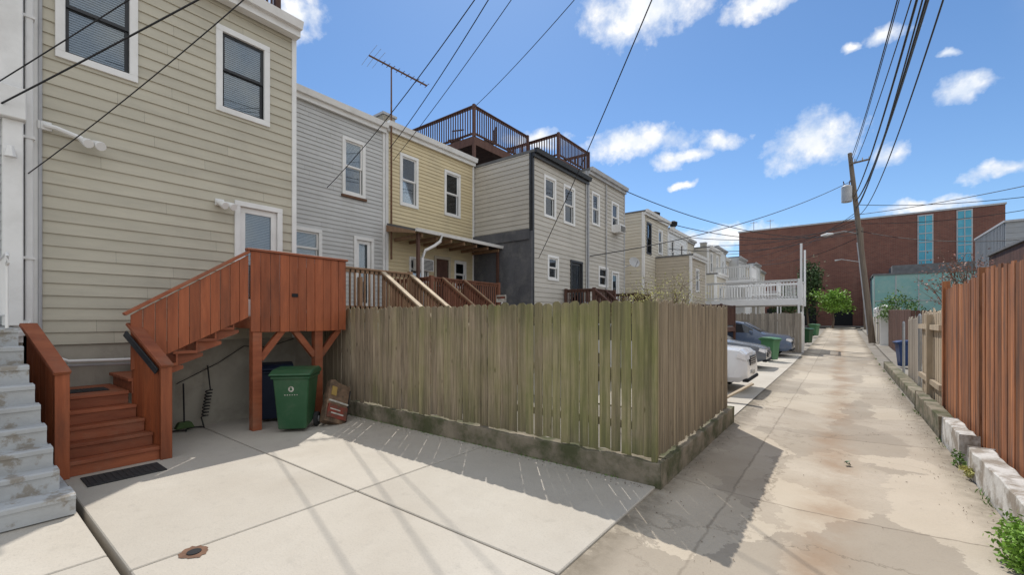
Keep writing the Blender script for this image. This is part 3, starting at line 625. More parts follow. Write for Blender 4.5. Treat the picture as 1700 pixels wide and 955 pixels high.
def mat_obj(x0,x1,y0,y1,z,lb):
    mb=MB() 
    mb.box(x0,x1,y0,y1,z,z+.012)
    for i in range(12): mb.box(x0+.03,x1-.03,y0+.03+(y1-y0-.06)*i/12,y0+.03+(y1-y0-.06)*(i+.5)/12,z+.0125,z+.017)
    tag(mb.build('door_mat',M['rubber'],bevel=.003),lb,'mat')
mat_obj(-6.84,-6.42,.93,1.62,.001,'dark ribbed door mat on the concrete below the red steps')
mat_obj(-8.2,-7.85,.85,1.35,.851,'dark door mat on the landing of the red steps')
# ---------------- concrete steps left
cs=thing('concrete_steps','worn grey concrete steps with patched edges at the left edge','steps',(-5.75,-.5,0))
N=9
for i in range(N):
    yr=.69-.026*i+(.05 if i==0 else 0); x=-5.74-.158*i+(.10 if i==0 else 0); z=.19*(i+1)
    P=[]; ns=14; mb=MB() 
    xb=-8.5 if i==N-1 else x-(.30 if i==0 else .19)
    ya=-.9; y_=[ya+(yr-ya)*k/ns for k in range(ns+1)]
    fr_=[x+R_(-.006,.003) for _ in y_]; zz_=[z+R_(-.003,.001) for _ in y_]
    for k,yy in enumerate(y_): P+=[(xb,yy,z-.19),(x-.012,yy,z-.19),(x-.012,yy,z-.05),(fr_[k]+.006,yy,z-.048),(fr_[k]+.006,yy,zz_[k]-.012),(fr_[k]-.008,yy,zz_[k]),(xb,yy,z)]
    q7=7
    mb.poly(P,[(k*q7+j,k*q7+(j+1)%q7,(k+1)*q7+(j+1)%q7,(k+1)*q7+j) for k in range(ns) for j in range(q7)]+[tuple(range(q7)),tuple(ns*q7+j for j in range(q7))[::-1]])
    if i<N-1: mb.box(-8.5,xb-.001,-.9,yr-.012,z-.19,z-.004)
    mb.build('step',M['stepc'],cs)
hr=thing('stair_railing','white ornamental iron railing on the concrete steps landing','railing',(-6.9,.40,1.71))
for xx in (-7.0,-8.4): mb=MB(); mb.tube([(xx,.40,1.71),(xx,.40,2.5)],.014,8); mb.build('post',M['trim'],hr)
mb=MB(); mb.tube([(-8.4,.40,2.5),(-7.0,.40,2.5),(-6.93,.40,2.46),(-6.93,.40,2.40),(-6.98,.40,2.38)],.016,8); mb.tube([(-8.4,.40,1.85),(-7.0,.40,1.85)],.012,6)
for k in range(9): mb.tube([(-8.3+k*.145,.40,1.85),(-8.3+k*.145,.40,2.5)],.008,6)
mb.build('rail',M['trim'],hr,smooth=True)
# ---------------- mossy fence
def picket_fence(root,kind,c,u0,u1,z0,z1,mat,w=.135,gap=.006,thick=.018,inward=1,name='picket_panel',jz=.03,dog=.03,zf=lambda y:0,slots=0,warp=.008,jb=.015):
    mb=MB(); u=u0
    while u<u1-.03:
        ww=min(w*R_(.8,1.1),u1-u); g=gap*R_(.3,1.6)
        if random.random()<slots: g=R_(.010,.0165)
        top=z1+R_(-jz,jz); lean=R_(-warp,warp); off=R_(-.006,.004)
        zz=zf(u) if kind=='x' else 0
        b0=z0+R_(-jb,jb)
        prof=[(u+R_(0,.003),b0),(u+ww*.5,b0+R_(-jb,jb)*.5),(u+ww-R_(0,.003),b0+R_(-jb,jb)*.5),(u+ww+lean*.4,top-dog),(u+ww*.72+lean*.4,top),(u+ww*.28+lean*.4,top-R_(0,.008)),(u+lean*.4,top-dog)]
        pts=[]
        for th in (0,thick):
            for a,b in prof:
                bow=math.sin((b-z0)/(z1-z0)*3.14)*lean*.6
                pts.append((c+off+bow+th*inward,a,b+zz) if kind=='x' else (a,c+off+bow+th*inward,b+zz))
        n=7; mb.poly(pts,[tuple(range(n)),tuple(range(n,2*n))[::-1]]+[((i+1)%n,i,n+i,n+(i+1)%n) for i in range(n)])
        u+=ww+g
    return mb.build(name,M[mat],root)
FY=4.72; FX=-1.62
fn=thing('wooden_fence','weathered mossy picket fence on a concrete curb at the lane corner','fence',(FX,FY,0))
picket_fence(fn,'y',FY,-8.6,FX-.05,.27,2.02,'fence',thick=.009,slots=.42,warp=.014,jz=.02,jb=.02,gap=.004)
picket_fence(fn,'x',FX,FY+.02,8.35,.27,2.02,'fencedry',inward=-1,thick=.010,w=.10,slots=.1,warp=.012,jb=.02,gap=.004)
for z in (.55,1.15,1.75):
    B1('rail','oldwood',fn,-8.6,FX-.06,FY+.026,FY+.065,z,z+.09); B1('rail','oldwood',fn,FX-.065,FX-.026,FY+.07,8.3,z,z+.09)
for x in (-8.4,-6.3,-4.2): B1('post','oldwood',fn,x-.045,x+.045,FY+.067,FY+.155,0,1.95)
for y in (6.6,8.28): B1('post','oldwood',fn,FX-.155,FX-.067,y-.045,y+.045,0,1.95)
B1('corner_post','fence',fn,FX-.045,FX+.012,FY-.04,FY+.03,.2,2.0,bevel=.005)
def rough_bar(mb,axis,a0,a1,b0,b1,z0,z1,seg=.35,am=.012):
    n=max(2,int((a1-a0)/seg)); P=[]
    for i in range(n+1):
        a=a0+(a1-a0)*i/n; j=[R_(-am,am) for _ in range(4)]
        for (b,z,q) in ((b0,z0,0),(b1,z0,0),(b1+j[0],z1+j[1],1),(b0+j[2],z1+j[3],1)):
            P.append((a,b,z) if axis=='x' else (b,a,z))
    F=[]
    for i in range(n):
        for k in range(4):
            k2=(k+1)%4; F.append((i*4+k,i*4+k2,(i+1)*4+k2,(i+1)*4+k))
    F+= [(0,1,2,3),(n*4+3,n*4+2,n*4+1,n*4)]
    mb.poly(P,F)
mb=MB(); rough_bar(mb,'x',-8.6,FX+.07,FY-.07,FY+.15,-.1,.25,.13,.014); rough_bar(mb,'y',FY+.16,8.5,FX-.15,FX+.07,-.1,.24,.13,.014)
mb.build('curb',M['curb'],fn,bevel=.010)
fb=thing('wooden_fence','grey picket fence behind the parked cars by the white deck','fence',(-1.7,26.6,.1))
picket_fence(fb,'y',26.6,-8.0,-1.7,.1,2.15,'oldwood')
for z in (.5,1.7): B1('rail','oldwood',fb,-8,-1.7,26.63,26.67,z,z+.1)
fb=thing('wooden_fence','dark wooden yard fence between the grey house and the parking places','fence',(-5,19.7,0))
picket_fence(fb,'y',19.9,-8.0,-4.8,.05,1.8,'darkwood'); B1('rail','darkwood',fb,-8,-4.8,19.93,19.97,.5,.6)
fb=thing('wooden_fence','dark horizontal yard fence behind the mossy fence','fence',(-5,16.2,0))
mb=MB()
for k in range(9): mb.box(-7.9,-4.6,15.9,15.93,.2+k*.2,.38+k*.2)
mb.build('slat_panel',M['darkwood'],fb)
for x in (-7.9,-6.2,-4.6): B1('post','darkwood',fb,x,x+.09,15.94,16.03,0,2.1)
# ---------------- right side fence
rf=thing('wooden_fence','tall orange brown stained board fence along the right of the lane','fence',(1.42,6.3,0))
picket_fence(rf,'x',1.42,5.0,8.1,.10,2.42,'orangewood',w=.14,gap=.006,inward=1,jz=.035,dog=.004,warp=.012)
picket_fence(rf,'x',1.44,8.3,10.75,.02,2.36,'orangewood',w=.14,gap=.006,inward=1,jz=.035,dog=.004,warp=.012)
for y in (8.2,10.8): B1('post','orangewood',rf,1.40,1.50,y-.05,y+.05,0,2.48,bevel=.004)
for z in (.5,1.9): B1('rail','orangewood',rf,1.462,1.50,5.0,10.75,z,z+.09)
def block(label,x0,x1,y0,y1,z0,z1,mat='whiteblock'):
    mb=MB(); rough_bar(mb,'y',y0,y1,x0,x1,z0,z1,.16,.014); tag(mb.build('concrete_block_wall',M[mat],bevel=.012,org=(x0,y0,0)),label,'low wall')
block('white painted low concrete wall nearest the camera under the orange fence',1.17,1.37,5.2,7.35,-.1,.30)
block('peeling white concrete curb block at the middle of the orange fence',1.19,1.36,7.9,9.2,-.1,.32)
block('bare tan concrete curb at the far end of the orange fence',1.20,1.38,9.4,12.4,-.1,.28,'curb')
block('long grey concrete curb beside the dark gate',1.25,1.5,12.6,22,-.1,.16,'curb')
mb=MB(); mb.box(1.16,1.6,3,5.19,-.1,.05); mb.box(1.37,6,3,12.5,-.1,.03); struct(mb.build('verge',M['curb']))
strip('side_yard',1.6,60,12.5,66,-.02,M['ground'],6,20)
r2=thing('wooden_fence','pale weathered board gate just past the orange fence','fence',(1.45,12.1,0))
picket_fence(r2,'x',1.45,11.0,13.7,.1,1.98,'palewood',w=.14,jz=.06)
picket_fence(r2,'y',13.8,1.5,4.5,.1,1.9,'palewood',w=.14,jz=.05,inward=1)
for z in (.5,1.6): B1('rail','palewood',r2,1.38,1.44,11.0,13.7,z,z+.1)
B1('post','palewood',r2,1.34,1.435,12.1,12.2,.1,1.9)
r2=thing('wooden_fence','dark brown board fence set back behind the blue bin','fence',(2.1,23,0))
picket_fence(r2,'x',2.1,23,33.5,.05,2.15,'darkwood',w=.16,zf=lambda y:zt(y)); picket_fence(r2,'y',23,2.1,5,.1,2.15,'darkwood',w=.16)
r2=thing('wooden_fence','greyish leaning board fence between the pale gate and the blue bin','fence',(1.5,15.5,0))
picket_fence(r2,'x',1.55,15.3,17.6,.1,1.85,'oldwood',w=.14,jz=.06)
for k,(y,hh) in enumerate(((18.2,1.7),(14.6,1.9))):
    mb=MB(); mb.tube([(1.5,y,0),(1.5,y,hh),(1.5,y,hh+.05)],[.035,.035,.012],8); tag(mb.build('metal_post',M['metal'],org=(1.5,y,0)),('steel gate post beyond the leaning fence','steel gate post just behind the pale gate')[k],'post')
wl=thing('stone_wall','grey stone garden wall with white round caps farther up the lane','wall',(1.9,35,.2))
mb=MB(); rough_bar(mb,'y',35,52,1.85,2.2,0,2.0,.5); mb.build('wall',M['found'],wl)
for y in (35.1,38.5,42):
    mb=MB(); mb.box(1.8,2.25,y-.2,y+.2,.1,2.3); pl=mb.build('pillar',M['trim'],wl)
    mb=MB(); mb.tube([(2.02,y,2.3),(2.02,y,2.38),(2.02,y,2.6),(2.02,y,2.72)],[.1,.24,.24,.05],12); mb.build('ball',M['trim'],pl,smooth=True)
# ---------------- bins
def bin_(lb,x,y,rz,mat,zg=0,emblem=True,group=None):
    r=thing('wheeled_bin',lb,'bin',(x,y,zg),local=True); r.rotation_euler.z=rz
    mb=MB(); P=[] 
    for (xx,z,w) in ((-.24,.12,.21),(.20,.05,.21),(.27,.90,.27),(-.28,.90,.27)):
        P+=[(xx,-w,z),(xx,w,z)]
    mb.poly(P,[(0,2,4,6),(7,5,3,1),(0,1,3,2),(2,3,5,4),(6,7,1,0),(4,5,7,6)]); mb.box(-.31,.30,-.295,.295,.86,.91); mb.build('body',M[mat],r,bevel=.015)
    mb=MB(); mb.prism([(-.33,.915),(.33,.915),(.34,.945),(.18,1.0),(-.20,1.02),(-.34,.97)],-.31,.31,'y'); mb.build('lid',M[mat],r,bevel=.012)
    mb=MB(); mb.tube([(-.38,-.24,.93),(-.38,.24,.93)],.016,8); mb.box(-.39,-.28,-.25,-.21,.90,.95); mb.box(-.39,-.28,.21,.25,.90,.95); mb.build('handle',M[mat],r)
    for s in (-1,1):
        mb=MB(); mb.tube([(-.22,s*.23,.12),(-.22,s*.29,.12)],.12,18); w=mb.build('wheel',M['rubber'],r,smooth=True)
        mb=MB(); mb.tube([(-.22,s*.29,.12),(-.22,s*.297,.12)],.05,12); mb.build('hub',M['greytrim'],w)
    if emblem:
        def pf(u,z,o=.004): return (.20+(z-.05)*.07/.85+o,u,z)
        mb=MB(); mb.poly([pf(.042*math.cos(k*math.pi/6),.70+.046*math.sin(k*math.pi/6)) for k in range(12)],[tuple(range(12))])
        for k in range(6): mb.quad(pf(-.10+k*.036,.60),pf(-.085+k*.036,.60),pf(-.085+k*.036,.614),pf(-.10+k*.036,.614))
        e=mb.build('emblem',M['whiteprint'],r)
        mb=MB(); mb.poly([pf(-.022,.678,.006),pf(.022,.678,.006),pf(.01,.73,.006),pf(-.01,.73,.006)],[(0,1,2,3)]); mb.build('emblem_mark',M[mat],e)
    return r
bin_('dark green wheeled bin under the red porch',-7.12,3.50,-.75+math.pi*0,'green')
bin_('dark blue wheeled bin half hidden behind the green bin under the porch',-8.15,3.60,-.4,'darkblue',emblem=False)
bin_('light green wheeled bin standing between the parked cars',-2.5,21.7,-.4,'green2',zt(22),emblem=False)
bin_('dark green wheeled bin far up the lane by the white deck',-1.9,34.5,-.4,'green',zt(34.5),emblem=False)
bin_('green wheeled bin farthest up the lane',-1.9,44,-.4,'green2',zt(44),emblem=False)
bin_('blue wheeled bin in front of the dark brown fence on the right',1.85,21.6,3.3,'blue',zt(21.6),emblem=False)
bx=thing('torn_carton','torn brown carton with red and white print leaning on the fence curb','carton',(-6.92,4.02,.02),local=True)
bx.rotation_euler=(math.radians(-26),math.radians(-20),math.radians(10)); bx.scale=(1.2,1.2,1.16)
mb=MB(); P=[]
for z,s in ((0,1),(.18,1.02),(.42,.99),(.64,.95)):
    for k in range(20):
        a=k*math.pi/10; cx,cy=math.cos(a),math.sin(a); q=1/max(abs(cx),abs(cy)); q=q**.93
        P.append((cx*q*.065*s+R_(-.006,.006),cy*q*.18*s+R_(-.006,.006),z+(R_(-.05,.03) if z>.5 else 0)))
F=[(i*20+k,i*20+(k+1)%20,(i+1)*20+(k+1)%20,(i+1)*20+k) for i in range(3) for k in range(20)]+[tuple(range(20))[::-1]]
mb.poly(P,F); mb.poly([(-.05,-.16,.54),(.05,-.16,.54),(.05,.16,.54),(-.05,.16,.54)],[(0,1,2,3)],mi=1)
mb.build('carton_body',[M['cardboard'],M['dark']],bx,smooth=True,sharp=35)
B1('red_print','redprint',bx,.05,.076,-.16,.16,.06,.26)
mb=MB(); mb.box(.05,.076,-.16,.16,.30,.325); mb.box(.05,.080,-.11,.10,.12,.14); mb.box(.05,.080,-.13,.04,.18,.195); mb.build('white_print',M['whiteprint'],bx)
B1('yellow_print','yellowprint',bx,.05,.075,-.14,-.06,.40,.54)
B1('dark_end_panel','dark',bx,-.055,.055,.172,.186,.06,.56)
mb=MB(); P=[(-8.6,2.72,1.02)]
for k in range(90):
    a=k*.62; z=.62-k*.0052; P.append((-8.52+.05*math.cos(a),2.72+.045*math.sin(a)-k*.0008,max(z,.03)))
for k in range(30): P.append((-8.45+.08*math.cos(k*.5)+k*.003,2.6-.02*k+.05*math.sin(k*.5),.02))
mb.tube(P,.011,5); tag(mb.build('coiled_cord',M['rubber'],smooth=True,org=(-8.52,2.72,0)),'black coiled cord hanging on the foundation behind the porch','cord')
br=thing('scrub_brush','small olive scrub brush head leaning on the foundation under the stairs','brush',(-8.45,2.35,0))
mb=MB(); mb.tube([(-8.45,2.35,.13),(-8.6,2.38,.75)],.012,6); mb.build('handle',M['dark'],br)
mb=MB(); mb.prism([(2.22,.05),(2.48,.05),(2.43,.15),(2.27,.15)],-8.50,-8.38,'x'); mb.build('head',M['leafdark'],br,bevel=.01)
mb=MB(); mb.tube([(-8.66,4.2,1.42),(-8.64,3.7,1.28),(-8.64,3.3,1.32),(-8.64,2.9,1.05),(-8.64,2.3,.75)],.008,5); tag(mb.build('wall_cable',M['wire']),'thin black cable drooping across the foundation under the porch','cable')
sg=thing('yard_sign','small white and red sign on the brown railing behind the fence','sign',(-6.9,8.4,2.0))
B1('panel','whiteprint',sg,-7.9,-7.55,9.6,9.615,2.30,2.50); B1('red_band','redprint',sg,-7.88,-7.57,9.594,9.599,2.40,2.46)
B1('stake','trim',sg,-7.74,-7.70,9.62,9.65,.3,2.5)
# ---------------- antenna
AX,AY=-10.72,8.1
an=thing('tv_antenna','old television antenna on a rusty mast against the sky','antenna',(AX,AY,3.5))
mb=MB(); mb.tube([(AX,AY,3.6),(AX,AY,7.7),(AX,AY,9.35)],[.03,.026,.02],8); mb.build('mast',M['rust'],an,smooth=True)
d=(RT*.95+Vector((0,0,-.5))).normalized(); q=(FW*.75+RT*-.6).normalized()
c=Vector((AX,AY,9.35)); a0=c-d*.75; a1=c+d*1.2
mb=MB(); mb.tube([a0,a1],.026,6); mb.build('boom',M['rust'],an)
for k in range(13):
    p=a0+(a1-a0)*(k/12); L=.62-.06*k if k<3 else .13
    mb=MB(); mb.tube([p-q*L,p+Vector((0,0,.015)),p+q*L],.006 if k<3 else .011,4); mb.build('element',M['metal' if k<3 else 'rust'],an)
dt=thing('satellite_dish','grey satellite dish on the wall past the grey houses','satellite dish',(-8.1,20.4,4.0))
cc=Vector((-7.9,19.95,4.55)); ax=Vector((.7,-.6,.35)).normalized(); u=ax.cross(Vector((0,0,1))).normalized(); w=u.cross(ax)
P=[cc-ax*.08]; mb=MB()
for rr,of in ((.16,-.06),(.27,0)):
    P+=[cc+ax*of+(u*math.cos(k*math.pi/8)+w*math.sin(k*math.pi/8))*rr for k in range(16)]
mb.poly(P,[(0,1+k,1+(k+1)%16) for k in range(16)]+[(1+k,17+k,17+(k+1)%16,1+(k+1)%16) for k in range(16)]); mb.build('dish',M['greytrim'],dt,smooth=True)
mb=MB(); mb.tube([cc-ax*.08,cc-ax*.2,(-8.3,19.68,4.3)],.025,6); mb.build('arm',M['metal'],dt); mb=MB(); mb.tube([cc-w*.25,cc+ax*.34-w*.1],.012,6); mb.build('receiver',M['metal'],dt)
# ---------------- utility poles
PB=Vector((1.52,37.2,.25)); PT=Vector((.35,37.6,13.2))
up=thing('utility_pole','leaning wooden utility pole with a transformer and many wires','utility pole',tuple(PB))
mb=MB(); mb.tube([PB+(PT-PB)*k/6 for k in range(7)],[.19,.18,.17,.16,.15,.14,.12],12); mb.build('pole',M['pole'],up,smooth=True)
def pp(z): return PB+(PT-PB)*((z-PB.z)/(PT.z-PB.z))
q=pp(10.4)+Vector((-.42,-.25,0)); mb=MB(); mb.tube([q-Vector((0,0,.6)),q-Vector((0,0,.58)),q+Vector((0,0,.45)),q+Vector((0,0,.55))],[.26,.3,.3,.18],16); tf=mb.build('transformer',M['greytrim'],up,smooth=True)
for s in (-.12,.12): mb=MB(); mb.tube([q+Vector((s,0,.5)),q+Vector((s*1.5,0,.85))],.035,6); mb.build('bushing',M['darkwood'],tf)
q=pp(12.4); mb=MB(); mb.beam(q+Vector((-.1,-.2,0)),q+Vector((1.0,-.2,.1)),.09,.1); mb.build('crossarm',M['pole'],up)
for s in (.2,.6,.95): mb=MB(); mb.tube([q+Vector((s,-.2,.05)),q+Vector((s,-.2,.28))],.04,6); mb.build('insulator',M['greytrim'],up)
q=pp(7.6); mb=MB(); mb.tube([q,q+Vector((-.8,-.1,.25)),q+Vector((-1.5,-.2,.15))],.035,6); ar=mb.build('lamp_arm',M['metal'],up)
mb=MB(); e=q+Vector((-1.5,-.2,.13)); mb.tube([e+Vector((.1,0,0)),e+Vector((-.25,-.03,-.03)),e+Vector((-.6,-.06,-.08))],[.06,.13,.06],10); mb.build('lamp_head',M['trim'],ar,smooth=True)
mb=MB(); mb.tube([pp(.8)+Vector((-.19,-.08,0)),pp(7)+Vector((-.17,-.06,0))],.04,6); mb.build('riser_pipe',M['greytrim'],up)
PB2=Vector((1.9,60,.75)) 
u2=thing('utility_pole','smaller distant utility pole with a lamp near the brick building','utility pole',tuple(PB2))
mb=MB(); mb.tube([PB2,PB2+Vector((-.3,0,11))],[.16,.11],10); mb.build('pole',M['pole'],u2)
q=PB2+Vector((-.15,0,7.2)); mb=MB(); mb.tube([q,q+Vector((-1.9,0,.5)),q+Vector((-2.5,0,.4))],[.04,.04,.11],6); mb.build('lamp_arm',M['metal'],u2)
u3=thing('utility_pole','near utility pole behind the orange fence, outside the picture on the right','utility pole',(1.85,4.6,0))
mb=MB(); mb.tube([(1.85,4.6,0),(1.85,4.6,10.8)],[.17,.13],12); mb.build('pole',M['pole'],u3,smooth=True)
for z in (8.95,9.6): mb=MB(); mb.beam((1.66,2.8,z),(1.66,6.4,z),.1,.12); mb.build('crossarm',M['pole'],u3)
# ---------------- wires
def wire(a,b,sag,r,lb,n=24,grp=None):
    a=Vector(a);b=Vector(b); P=[(b-a)*k/n-Vector((0,0,sag*4*(k/n)*(1-k/n))) for k in range(n+1)]
    mb=MB(); mb.tube(P,r,5); o=mb.build('overhead_wire',M['wire'],smooth=True); o.location=a; ORG[o.name]=tuple(a)
    tag(o,lb,'wire',grp); return o
T=lambda z,dy=0:(1.62,3+dy,z)
G='bundle of overhead wires running along the lane'
for k,(zn,zf,dx,sg_,rr) in enumerate(((9.9,12.6,-.06,.9,.018),(9.7,12.4,.20,.8,.017),(9.5,10.2,-.02,1.2,.028),(9.3,9.9,.06,1.5,.036),(9.15,9.4,.0,1.3,.026),(9.0,8.9,.14,1.7,.018),(10.3,12.7,.1,.6,.014),(9.4,9.2,-.08,1.6,.018))):
    q=pp(zf); wire((1.6+dx,3.2,zn),(q.x+dx,q.y,q.z),sg_*.8,rr,'long black wire in the bundle running along the lane to the leaning pole',40,G)
wire(T(9.6,1.0),(-10.85,6.15,5.3),.6,.009,'service wire dropping to the middle of the pale grey house wall')
wire(T(9.5,.5),(-10.75,8.05,6.9),.5,.010,'service wire reaching the rusty mast of the antenna')
wire(T(9.4,1.2),(-10.75,8.2,6.6),.3,.008,'service wire reaching the left corner of the yellow house')
wire(T(9.6,2.6),(-10.9,11.95,9.7),.35,.010,'service wire reaching the roof deck corner post')
wire(T(9.4),(-8.25,12.3,3.9),.3,.011,'long service wire crossing the light grey house front')
wire((1.6,6,9.0),(-8.45,.35,4.43),.12,.011,'lowest black wire crossing the tan siding at the left')
wire((1.6,5.2,9.0),(-8.45,.38,4.75),.10,.008,'thin upper wire crossing the first black framed window')
wire((1.6,4.6,9.6),(-8.6,.66,3.72),.45,.007,'thin sagging cable looping down to the left downspout')
for k,(zz,a,sag,lb) in enumerate((
 (7.6,(-8.2,19.5,7.9),1.0,'wire from the leaning pole to the grey house roof corner'),
 (11.3,(-8.2,16.0,4.4),.6,'steep long wire from the pole top down to the row houses'),
 (7.9,(-8.2,22.4,7.2),.9,'wire from the leaning pole to the cream house'),
 (8.2,(-8.2,30.2,7.3),.5,'wire from the pole to the second house past the gap'),
 (8.4,(-8.0,34.2,7.3),.5,'wire from the pole to the grey row house'),
 (8.6,(-8.2,42.2,7.6),.5,'wire from the pole to the tan row house'),
 (8.0,(-8.2,26.0,6.0),.7,'low wire from the pole to the cream house corner'),
 (8.9,(-8.2,50,8.0),.5,'wire from the pole to the far row'),
 (7.4,(-7.9,46,7.2),.8,'lowest sagging wire from the pole toward the small far balcony'),
 (9.1,(-9,71,10.0),.6,'wire running from the pole past the brick building'),
 (8.3,(12,40,9.0),.5,'wire leaving the pole toward the right edge above the grey building'),
 (8.9,(16,28,9.6),.6,'upper wire leaving the pole toward the right picture edge'),
 (9.6,(16,34,9.2),.9,'sagging wire leaving the pole toward the far right edge'),
 (7.8,(9,30,5.6),.6,'low wire from the pole to the dark garage'))):
    p=pp(zz); wire(tuple(p),a,sag,.020,lb)
for k,zz in enumerate((8.0,8.5,9.0)):
    p=pp(zz); wire(tuple(p),(1.6,60,8.6+k*.6),.6,.018,('lowest','middle','highest')[k]+' wire from the leaning pole to the distant pole')
# ---------------- cars
def car(lb,L,W_,H,paint,x_nose,y,kind,zg=0,group=None):
    r=thing('parked_car',lb,'car',(x_nose-L/2,y,zg),local=True,group=group)
    if kind=='suv': top=[(0,.62),(.05,.82),(.22,.95),(.9,1.04),(1.2,1.10),(1.95,1.56),(2.4,1.64),(3.3,1.65),(4.0,1.60),(4.25,1.45),(4.5,1.08),(4.6,.70)]; belt=1.06; cab=(1.2,4.5)
    elif kind=='sedan': top=[(0,.55),(.06,.70),(.25,.78),(1.0,.90),(1.3,.95),(2.05,1.36),(2.5,1.43),(3.1,1.42),(3.5,1.34),(4.1,1.05),(4.5,1.0),(4.65,.62)]; belt=.93; cab=(1.3,4.1)
    else: top=[(0,.70),(.05,.95),(.18,1.06),(1.2,1.16),(1.45,1.2),(2.1,1.72),(2.5,1.82),(3.8,1.80),(4.4,1.72),(4.7,1.4),(4.85,1.2),(4.9,.8)]; belt=1.18; cab=(1.45,4.7)
    s=L/top[-1][0]; top=[(x*s,z) for x,z in top]; cab=(cab[0]*s,cab[1]*s); hs=H/max(z for _,z in top)
    xs=sorted(set([x for x,_ in top]+[.5*s,1.6*s,2.9*s]))
    def tz(x):
        for (a,za),(b,zb) in zip(top[:-1],top[1:]):
            if a<=x<=b: return za+(zb-za)*(x-a)/(b-a)
    mb=MB(); P=[]
    for x in xs:
        z=tz(x)*hs; e=min(x,L-x); wf=.80+.2*min(1,(e/.55))**.6; w=W_/2*wf; bz=min(belt*hs,z-.01); zb=.26+.06*(e<.1)
        up_=max(0,z-belt*hs); wt=w*.96-up_*.30*(W_/2)
        sec=[(w*.9,zb),(w,zb+.12),(w*1.0,bz-.22 if bz-.22>zb+.15 else zb+.16),(w*.965,bz),(max(wt,.3)*.985,z-.015),(max(wt,.3)*.7,z+.015),(0,z+.03)]
        P+= [(L/2-x,yy,zz) for yy,zz in sec]+[(L/2-x,-yy,zz) for yy,zz in sec[:-1][::-1]]
    n=13; F=[]
    for i in range(len(xs)-1):
        for k in range(n):
            k2=(k+1)%n; F.append((i*n+k,i*n+k2,(i+1)*n+k2,(i+1)*n+k))
    F.append(tuple(range(n))[::-1]); F.append(tuple((len(xs)-1)*n+k for k in range(n)))
    mb.poly(P,F); body=mb.build('body',M[paint],r,smooth=True,sharp=32)
    def sp_(x,side,t,o=.008):
        z=tz(x)*hs 
        e=min(x,L-x); w=W_/2*(.80+.2*min(1,(e/.55))**.6); bz=belt*hs; up_=max(0,z-bz); wt=max(w*.96-up_*.30*(W_/2),.3)*.985
        yy=w*.965+(wt-w*.965)*t; return (L/2-x,side*(yy+o),bz+(z-.015-bz)*t)
    c0,c1=cab; bl=[(c0+.38*s,c0+1.15*s),(c0+1.22*s,c0+2.1*s),(c0+2.2*s,c1-.3*s)] 
    for side in (-1,1):
        for a,b in bl:
            if b-a<.15: continue
            mb=MB(); xx=[a+(b-a)*k/4 for k in range(5)]
            P=[sp_(x,side,.08) for x in xx]+[sp_(x,side,.86) for x in xx]
            mb.poly(P,[(k,k+1,6+k,5+k) for k in range(4)]); mb.build('side_window',M['carglass'],r)
    a,b=c0+.06,top[5][0]+.05*s
    def wsx(x,f):
        z=tz(x)*hs; bz=belt*hs; up_=max(0,z-bz); w=W_/2; wt=max(w*.96-up_*.30*w,.3)
        return (L/2-x+.01,f*wt*.93,z+.025-.008*abs(f))
    mb=MB(); mb.poly([wsx(a,-1),wsx(a,0),wsx(a,1),wsx(b,1),wsx(b,0),wsx(b,-1)],[(0,1,4,5),(1,2,3,4)]); mb.build('windscreen',M['carglass'],r)
    rad=.34 if kind!='truck' else .39
    for wx in (L/2-.88*s,-L/2+.85*s):
        for side in (-1,1):
            mb=MB(); y1=side*(W_/2+.006); y0=side*(W_/2-.12)
            mb.tube([(wx,y0,rad+.02),(wx,y1,rad+.02)],rad+.075,24); wa=mb.build('wheel_arch',M['dark'],r)
            mb=MB(); mb.tube([(wx,side*(W_/2-.2),rad),(wx,side*(W_/2+.018),rad),(wx,side*(W_/2+.03),rad)],[rad,rad,rad-.04],24); wh=mb.build('wheel',M['rubber'],r,smooth=True)
            mb=MB(); mb.tube([(wx,side*(W_/2+.02),rad),(wx,side*(W_/2+.036),rad)],rad*.66,20)
            for k in range(5):
                a_=k*2*math.pi/5; mb.beam((wx,side*(W_/2+.045),rad),(wx+math.cos(a_)*rad*.6,side*(W_/2+.04),rad+math.sin(a_)*rad*.6),.07,.02,up=(0,1,0))
            mb.build('rim',M['rim'],wh)
    hz=tz(.08*s)*hs
    for side in (-1,1):
        mb=MB(); y0=side*W_*.24;y1=side*W_*.425
        mb.poly([(L/2+.012,y0,hz-.13),(L/2-.03,y1,hz-.15),(L/2-.22,side*W_*.475,hz-.08),(L/2-.19,side*W_*.47,hz+.02),(L/2-.05,y1,hz-.01),(L/2-.01,y0,hz-.03)],[(0,1,4,5),(1,2,3,4)]); mb.build('headlight',M['light'],r)
        mb=MB(); mx_=L/2-c0-.5*s; mb.box(mx_,mx_+.12,side*(W_/2+.02) if side>0 else -W_/2-.2,side*(W_/2+.02) if side<0 else W_/2+.2,belt*hs,belt*hs+.14); mb.build('mirror',M[paint],r,bevel=.02)
        mb=MB(); mb.box(-L/2-.012,-L/2+.1,min(side*W_*.28,side*W_*.42),max(side*W_*.28,side*W_*.42),belt*hs-.28,belt*hs-.12); mb.build('tail_light',M['redlens'],r)
    mb=MB(); mb.box(L/2-.04,L/2+.015,-W_*.22,W_*.22,hz-.30,hz-.08) 
    for k in range(4): mb.box(L/2+.015,L/2+.022,-W_*.21,W_*.21,hz-.285+k*.055,hz-.262+k*.055,mi=1)
    mb.build('grille',[M['dark'],M['rim']],r)
    mb=MB(); mb.box(L/2-.12,L/2+.03,-W_*.40,W_*.40,.27,.36); mb.build('lower_bumper',M['dark'],r,bevel=.02)
    mb=MB(); mb.box(L/2+.03,L/2+.036,-.15,.15,.42,.52); mb.build('number_plate',M['whiteprint'],r)
    return r
car('white pickup nose poking out just past the mossy fence',4.9,1.9,1.78,'carwhite',-1.85,12.6,'truck')
